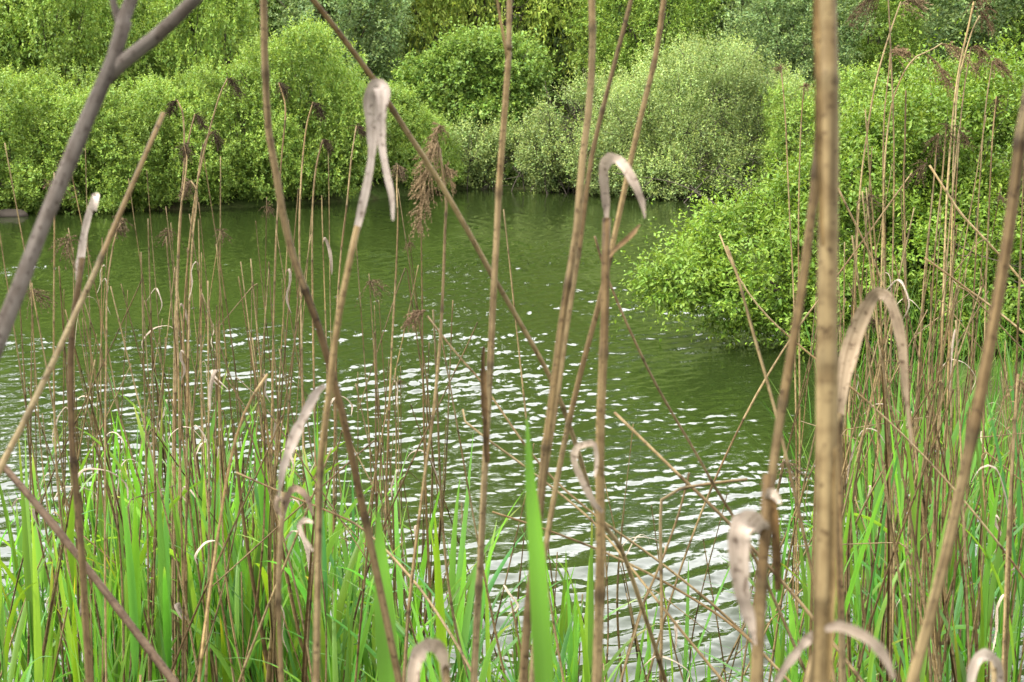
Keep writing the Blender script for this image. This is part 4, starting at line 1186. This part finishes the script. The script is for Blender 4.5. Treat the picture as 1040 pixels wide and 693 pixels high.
for k in range(10):
    scatter_reed(rng.uniform(840, 1040), rng.uniform(250, 420), rng.uniform(2.4, 4.6), rng.choice([-1, 1]) * rng.uniform(0.35, 0.7), rng.normal(0, 0.15), 'bare')

# ------------------------------------------------------------------ green reed shoots


def proto_shoot(seed, style):
    """a young reed one metre high"""
    rng = np.random.default_rng(seed)
    root = empty('reed_shoot', (0, 0, 0))
    b = rng.normal(size=2) * 0.04
    line = smooth_line([(0, 0, -0.05), (b[0] * 0.4, b[1] * 0.4, 0.4), (b[0], b[1], 0.8)], 0.05)
    mb = MB()
    tube(mb, line, np.linspace(0.0034, 0.0018, len(line)), 6, np.array([0.85, 0.95, 0.9]))
    st = mb.build('stem', M['blade'], root)
    mb = MB()
    n = {'upright': 9, 'arching': 9, 'broad': 7}[style]
    for i in range(n):
        f = (i + 0.5) / n
        h = 0.10 + 0.68 * f + rng.normal() * 0.03
        a = i * 2.7 + rng.normal() * 0.5
        dr = np.array([math.cos(a), math.sin(a), 0])
        o = np.array([np.interp(h, line[:, 2], line[:, 0]), np.interp(h, line[:, 2], line[:, 1]), h])
        L = rng.uniform(0.32, 0.5) * (1.0 if i < n - 1 else 0.85)
        open_ = {'upright': rng.uniform(0.08, 0.24), 'arching': rng.uniform(0.3, 0.65), 'broad': rng.uniform(0.1, 0.28)}[style]
        if i == n - 1:
            open_ *= 0.4
        curl = {'upright': rng.uniform(0.0, 0.10), 'arching': rng.uniform(0.25, 0.6), 'broad': rng.uniform(0.0, 0.2)}[style]
        if rng.uniform() < 0.14:
            curl += 0.4
        t = np.linspace(0, 1, 13)
        th = open_ + curl * 2.2 * t ** 1.6
        dl = L / 12
        hx = np.concatenate([[0], np.cumsum(np.sin(th[:-1]) * dl)])
        hz = np.concatenate([[0], np.cumsum(np.cos(th[:-1]) * dl)])
        sway = rng.normal() * 0.03
        sd = np.cross(dr, (0, 0, 1))
        pts = o + dr * hx[:, None] + np.array([0, 0, 1]) * hz[:, None] + sd * (sway * t ** 2)[:, None]
        W = rng.uniform(0.010, 0.017) * (1.4 if style == 'broad' else 1.0)
        wid = W * np.minimum(1, (0.35 + 3.2 * t)) * (1 - t ** 2.2) ** 0.9 + 0.0004
        tw = rng.uniform(-1.3, 1.3)
        T = unit(np.gradient(pts, axis=0))
        N = np.cross(T, sd)
        ang = tw * t + rng.normal() * 0.3
        side = sd * np.cos(ang)[:, None] + N * np.sin(ang)[:, None]
        tone = np.array([rng.uniform(0.65, 1.25), 1.0, rng.uniform(0.7, 2.6)]) * rng.uniform(0.6, 1.3)
        cc = np.tile(tone, (13, 1))
        if rng.uniform() < 0.15:
            cc[-3:] = cc[-3:] * np.array([[1.5, 1.1, 1], [2.2, 1.2, 1.6], [2.6, 1.3, 2.2]])
        ribbon(mb, pts, wid, side, 0.35, cc, 3)
    lv = mb.build('leaves', M['blade'], root)
    KIDS[root.name] = [st, lv]
    return root


SHOOT = {'upright': [proto_shoot(300 + i, 'upright') for i in range(6)], 'arching': [proto_shoot(310 + i, 'arching') for i in range(5)], 'broad': [proto_shoot(320 + i, 'broad') for i in range(4)]}
SLOOK = {'upright': 'green reed shoot with narrow upright blades', 'arching': 'green reed shoot with arching blades', 'broad': 'green reed shoot with broad blades'}
used_s = set()


def scatter_shoot(px, py, d, style, label=None, leanx=None, wide=1.0):
    top = P(px, py, d)
    lx = rng.normal(0, 0.07) if leanx is None else leanx
    bx, by = top[0] - lx, top[1] - rng.normal(0, 0.06)
    base = np.array([bx, by, min(max(gz(bx, by), -0.35), 0.6)])
    if top[2] - base[2] < 0.35:
        return False
    pr = SHOOT[style][rng.integers(len(SHOOT[style]))]
    o = copy_tree(pr) if pr.name in used_s else pr
    used_s.add(pr.name)
    h = aim(o, base, top, rng, 1)
    f = wide * rng.uniform(0.85, 1.2) * (0.75 + 0.3 * h)
    o.scale = (f, f, h / 1.1)
    size = 'tall' if py < 440 else 'low' if py > 560 else 'middling'
    tag(o, label or f'{size} {SLOOK[style]} {zone(px)}', 'reed shoot', f'green reed shoots {zone(px)}')
    return True


def style_(rng, p=(0.42, 0.40, 0.18)):
    return rng.choice(['upright', 'arching', 'broad'], p=list(p))


for k in range(196):                     # left bed
    px = float(np.clip(rng.choice([rng.normal(170, 80), rng.uniform(-10, 360), rng.normal(320, 60)], p=[0.4, 0.4, 0.2]), -15, 420))
    lo = 395 + 90 * abs((px - 190) / 230) ** 2
    py = float(lo + abs(rng.normal(0, 105)))
    scatter_shoot(px, min(py, 660), rng.uniform(3.1, 5.8), style_(rng))
for k in range(40):                      # lower middle
    px = float(rng.uniform(400, 600))
    py = float(470 + (px - 400) * 0.35 + abs(rng.normal(0, 90)))
    scatter_shoot(px, min(py, 670), rng.uniform(2.6, 4.6), style_(rng))
for k in range(8):                       # thin ones at the right of the open water
    scatter_shoot(float(rng.uniform(610, 790)), float(rng.uniform(560, 660)), rng.uniform(3.4, 4.8), 'upright')
for k in range(100):                     # right bed
    px = float(rng.uniform(800, 1060))
    lo = 505 - 135 * sstep(800, 900, px)
    py = float(lo + abs(rng.normal(0, 90)))
    scatter_shoot(px, min(py, 660), rng.uniform(2.8, 8.5), style_(rng))

# big soft green blades close to the camera
def near_blade(label, pts, seed, tone=(1.0, 1.0, 1.0)):
    rng = np.random.default_rng(seed)
    base = P(pts[0][0], pts[0][1], pts[0][2])
    g = base.copy()
    g[2] = gz(g[0], g[1])
    root = empty('reed_shoot', g)
    tag(root, label, 'reed shoot', 'green blades close to the camera')
    m1 = MB()
    tube(m1, smooth_line([g - np.array([0, 0, 0.05]), (g + base) / 2 + np.array([0.01, 0, 0]), base + np.array([0, 0, 0.02])], 0.06), 0.0035, 7, np.array([0.9, 0.95, 0.9]))
    m1.build('stem', M['blade'], root, g)
    m2 = MB()
    pix_leaf(m2, pts, rng, tone, 0.4, 0.0, 0.5, 5)
    m2.build('leaves', M['blade'], root, g)


near_blade('blurred wide green blade standing upright, right of the looped pale leaf', [(556, 760, 0.82, 16), (551, 660, 0.82, 20), (545, 560, 0.82, 17), (539, 490, 0.82, 11), (535, 425, 0.82, 2)], 1, (0.85, 0.9, 0.9))
near_blade('blurred wide green blade left of the looped pale leaf', [(398, 760, 1.15, 18), (393, 660, 1.15, 22), (388, 580, 1.15, 16), (384, 520, 1.15, 3)], 2, (0.8, 0.85, 1.0))

# ------------------------------------------------------------------ what nobody could count: short grass and stubble at the feet of the reeds
rng = np.random.default_rng(99)
n = 7500
gx = rng.uniform(-4.5, 6.5, n)
gy = np.where(gx > 1.5, rng.uniform(1.2, 13.0, n), rng.uniform(1.2, 8.0, n))
g = ground(gx, gy)
dens = np.where(gx > 1.4, 1.0, np.where(gx < 0.4, 0.75, 0.12))
ok = (g > -0.34) & (rng.uniform(0, 1, n) < dens)
gx, gy, g = gx[ok], gy[ok], g[ok]
mb = MB()
for x, y, z in zip(gx, gy, g):
    L = rng.uniform(0.25, 0.75) * (1.7 if y > 6.5 else 1.0)
    a = rng.uniform(0, 6.28)
    dr = np.array([math.cos(a), math.sin(a), 0])
    t = np.linspace(0, 1, 6)
    c = rng.uniform(0.05, 0.5)
    pts = np.array([x, y, z - 0.03]) + dr * (L * (0.1 * t + c * t ** 2))[:, None] + np.array([0, 0, 1]) * (L * (t - 0.35 * c * t ** 2))[:, None]
    W = rng.uniform(0.004, 0.010) * (1.5 if y > 6.5 else 1.0)
    ribbon(mb, pts, W * (1 - t ** 2) + 0.0004, np.cross(dr, (0, 0, 1)) + rng.normal(size=3) * 0.2, 0.3, np.array([rng.uniform(0.8, 1.4), 1, 1]) * rng.uniform(0.7, 1.2), 3)
tag(mb.build('grass', M['grass']), 'short green grass between the reeds on the near bank', 'grass', kind='stuff')

mb = MB()
n = 900
gx = np.concatenate([rng.uniform(-3.2, 0.3, n // 2), rng.uniform(1.5, 5.2, n // 2)])
gy = rng.uniform(2.6, 8.0, n)
for x, y in zip(gx, gy):
    z = gz(x, y)
    if z < -0.4:
        continue
    h = rng.uniform(0.3, 1.15)
    ln = rng.normal(size=2) * 0.1 * h
    line = np.array([(x, y, z - 0.05), (x + ln[0] * 0.4, y + ln[1] * 0.4, z + h * 0.5), (x + ln[0], y + ln[1], z + h)])
    tube(mb, smooth_line(line, 0.15), rng.uniform(0.0016, 0.003), 5, np.array([0.95, 0.88, 0.76]) * rng.uniform(0.5, 1.15))
tag(mb.build('reed_stubble', M['culm']), 'broken brown reed stubble standing in the shallows', 'stubble', kind='stuff')

# ------------------------------------------------------------------ light
SUN_DIR = unit(np.array([-0.72, -0.26, 0.95]))
el = math.asin(SUN_DIR[2])
az = math.atan2(SUN_DIR[0], SUN_DIR[1])
world = bpy.data.worlds.new('World')
S.world = world
world.use_nodes = True
nt = world.node_tree
nt.nodes.clear()
wo = nt.nodes.new('ShaderNodeOutputWorld')
bg = nt.nodes.new('ShaderNodeBackground')
sky = nt.nodes.new('ShaderNodeTexSky')
sky.sky_type = 'NISHITA'
sky.sun_disc = False
sky.sun_elevation = el
sky.sun_rotation = az
sky.air_density = 1.0
sky.dust_density = 2.0
# a bright cloud deck over the blue
tc = nt.nodes.new('ShaderNodeTexCoord')
nz = node(nt, 'ShaderNodeTexNoise', i_Scale=2.2, i_Detail=6.0, i_Roughness=0.55)
mp = node(nt, 'ShaderNodeMapping')
mp.inputs['Scale'].default_value = (1, 1, 2.2)
nt.links.new(tc.outputs['Generated'], mp.inputs['Vector'])
nt.links.new(mp.outputs[0], nz.inputs['Vector'])
rp = node(nt, 'ShaderNodeValToRGB')
rp.color_ramp.elements[0].position = 0.30
rp.color_ramp.elements[0].color = (0.72, 0.72, 0.72, 1)
rp.color_ramp.elements[1].position = 0.62
rp.color_ramp.elements[1].color = (1, 1, 1, 1)
nt.links.new(nz.outputs['Fac'], rp.inputs[0])
dt = node(nt, 'ShaderNodeVectorMath', operation='DOT_PRODUCT')
dt.inputs[1].default_value = (0.0, 0.80, 0.60)
nt.links.new(tc.outputs['Generated'], dt.inputs[0])
mr = node(nt, 'ShaderNodeMapRange')
mr.inputs['From Min'].default_value = 0.1
mr.inputs['From Max'].default_value = 1.0
nt.links.new(dt.outputs['Value'], mr.inputs[0])
deck = mixc(nt, (13.0, 12.8, 13.0), (27.0, 26.7, 27.0), mr.outputs[0])
cl = mixc(nt, sky.outputs[0], deck, rp.outputs[0])
nt.links.new(cl, bg.inputs['Color'])
bg.inputs['Strength'].default_value = 0.12
nt.links.new(bg.outputs[0], wo.inputs[0])

sd = bpy.data.lights.new('sun', 'SUN')
sd.energy = 4.0
sd.angle = math.radians(14)
sd.color = (1.0, 0.96, 0.9)
so = bpy.data.objects.new('sun', sd)
COL.objects.link(so)
so.location = (-10, -10, 30)
so.rotation_euler = Vector([float(a) for a in SUN_DIR]).to_track_quat('Z', 'Y').to_euler()

S.view_settings.view_transform = 'Standard'
S.view_settings.look = 'None'
S.view_settings.gamma = 1
S.view_settings.use_curve_mapping = False
S.view_settings.exposure = 1.35
S.render.engine = 'CYCLES'
S.cycles.max_bounces = 8
S.cycles.diffuse_bounces = 3
S.cycles.glossy_bounces = 2
S.cycles.transmission_bounces = 4
S.cycles.use_denoising = True
S.cycles.caustics_reflective = False
S.cycles.caustics_refractive = False
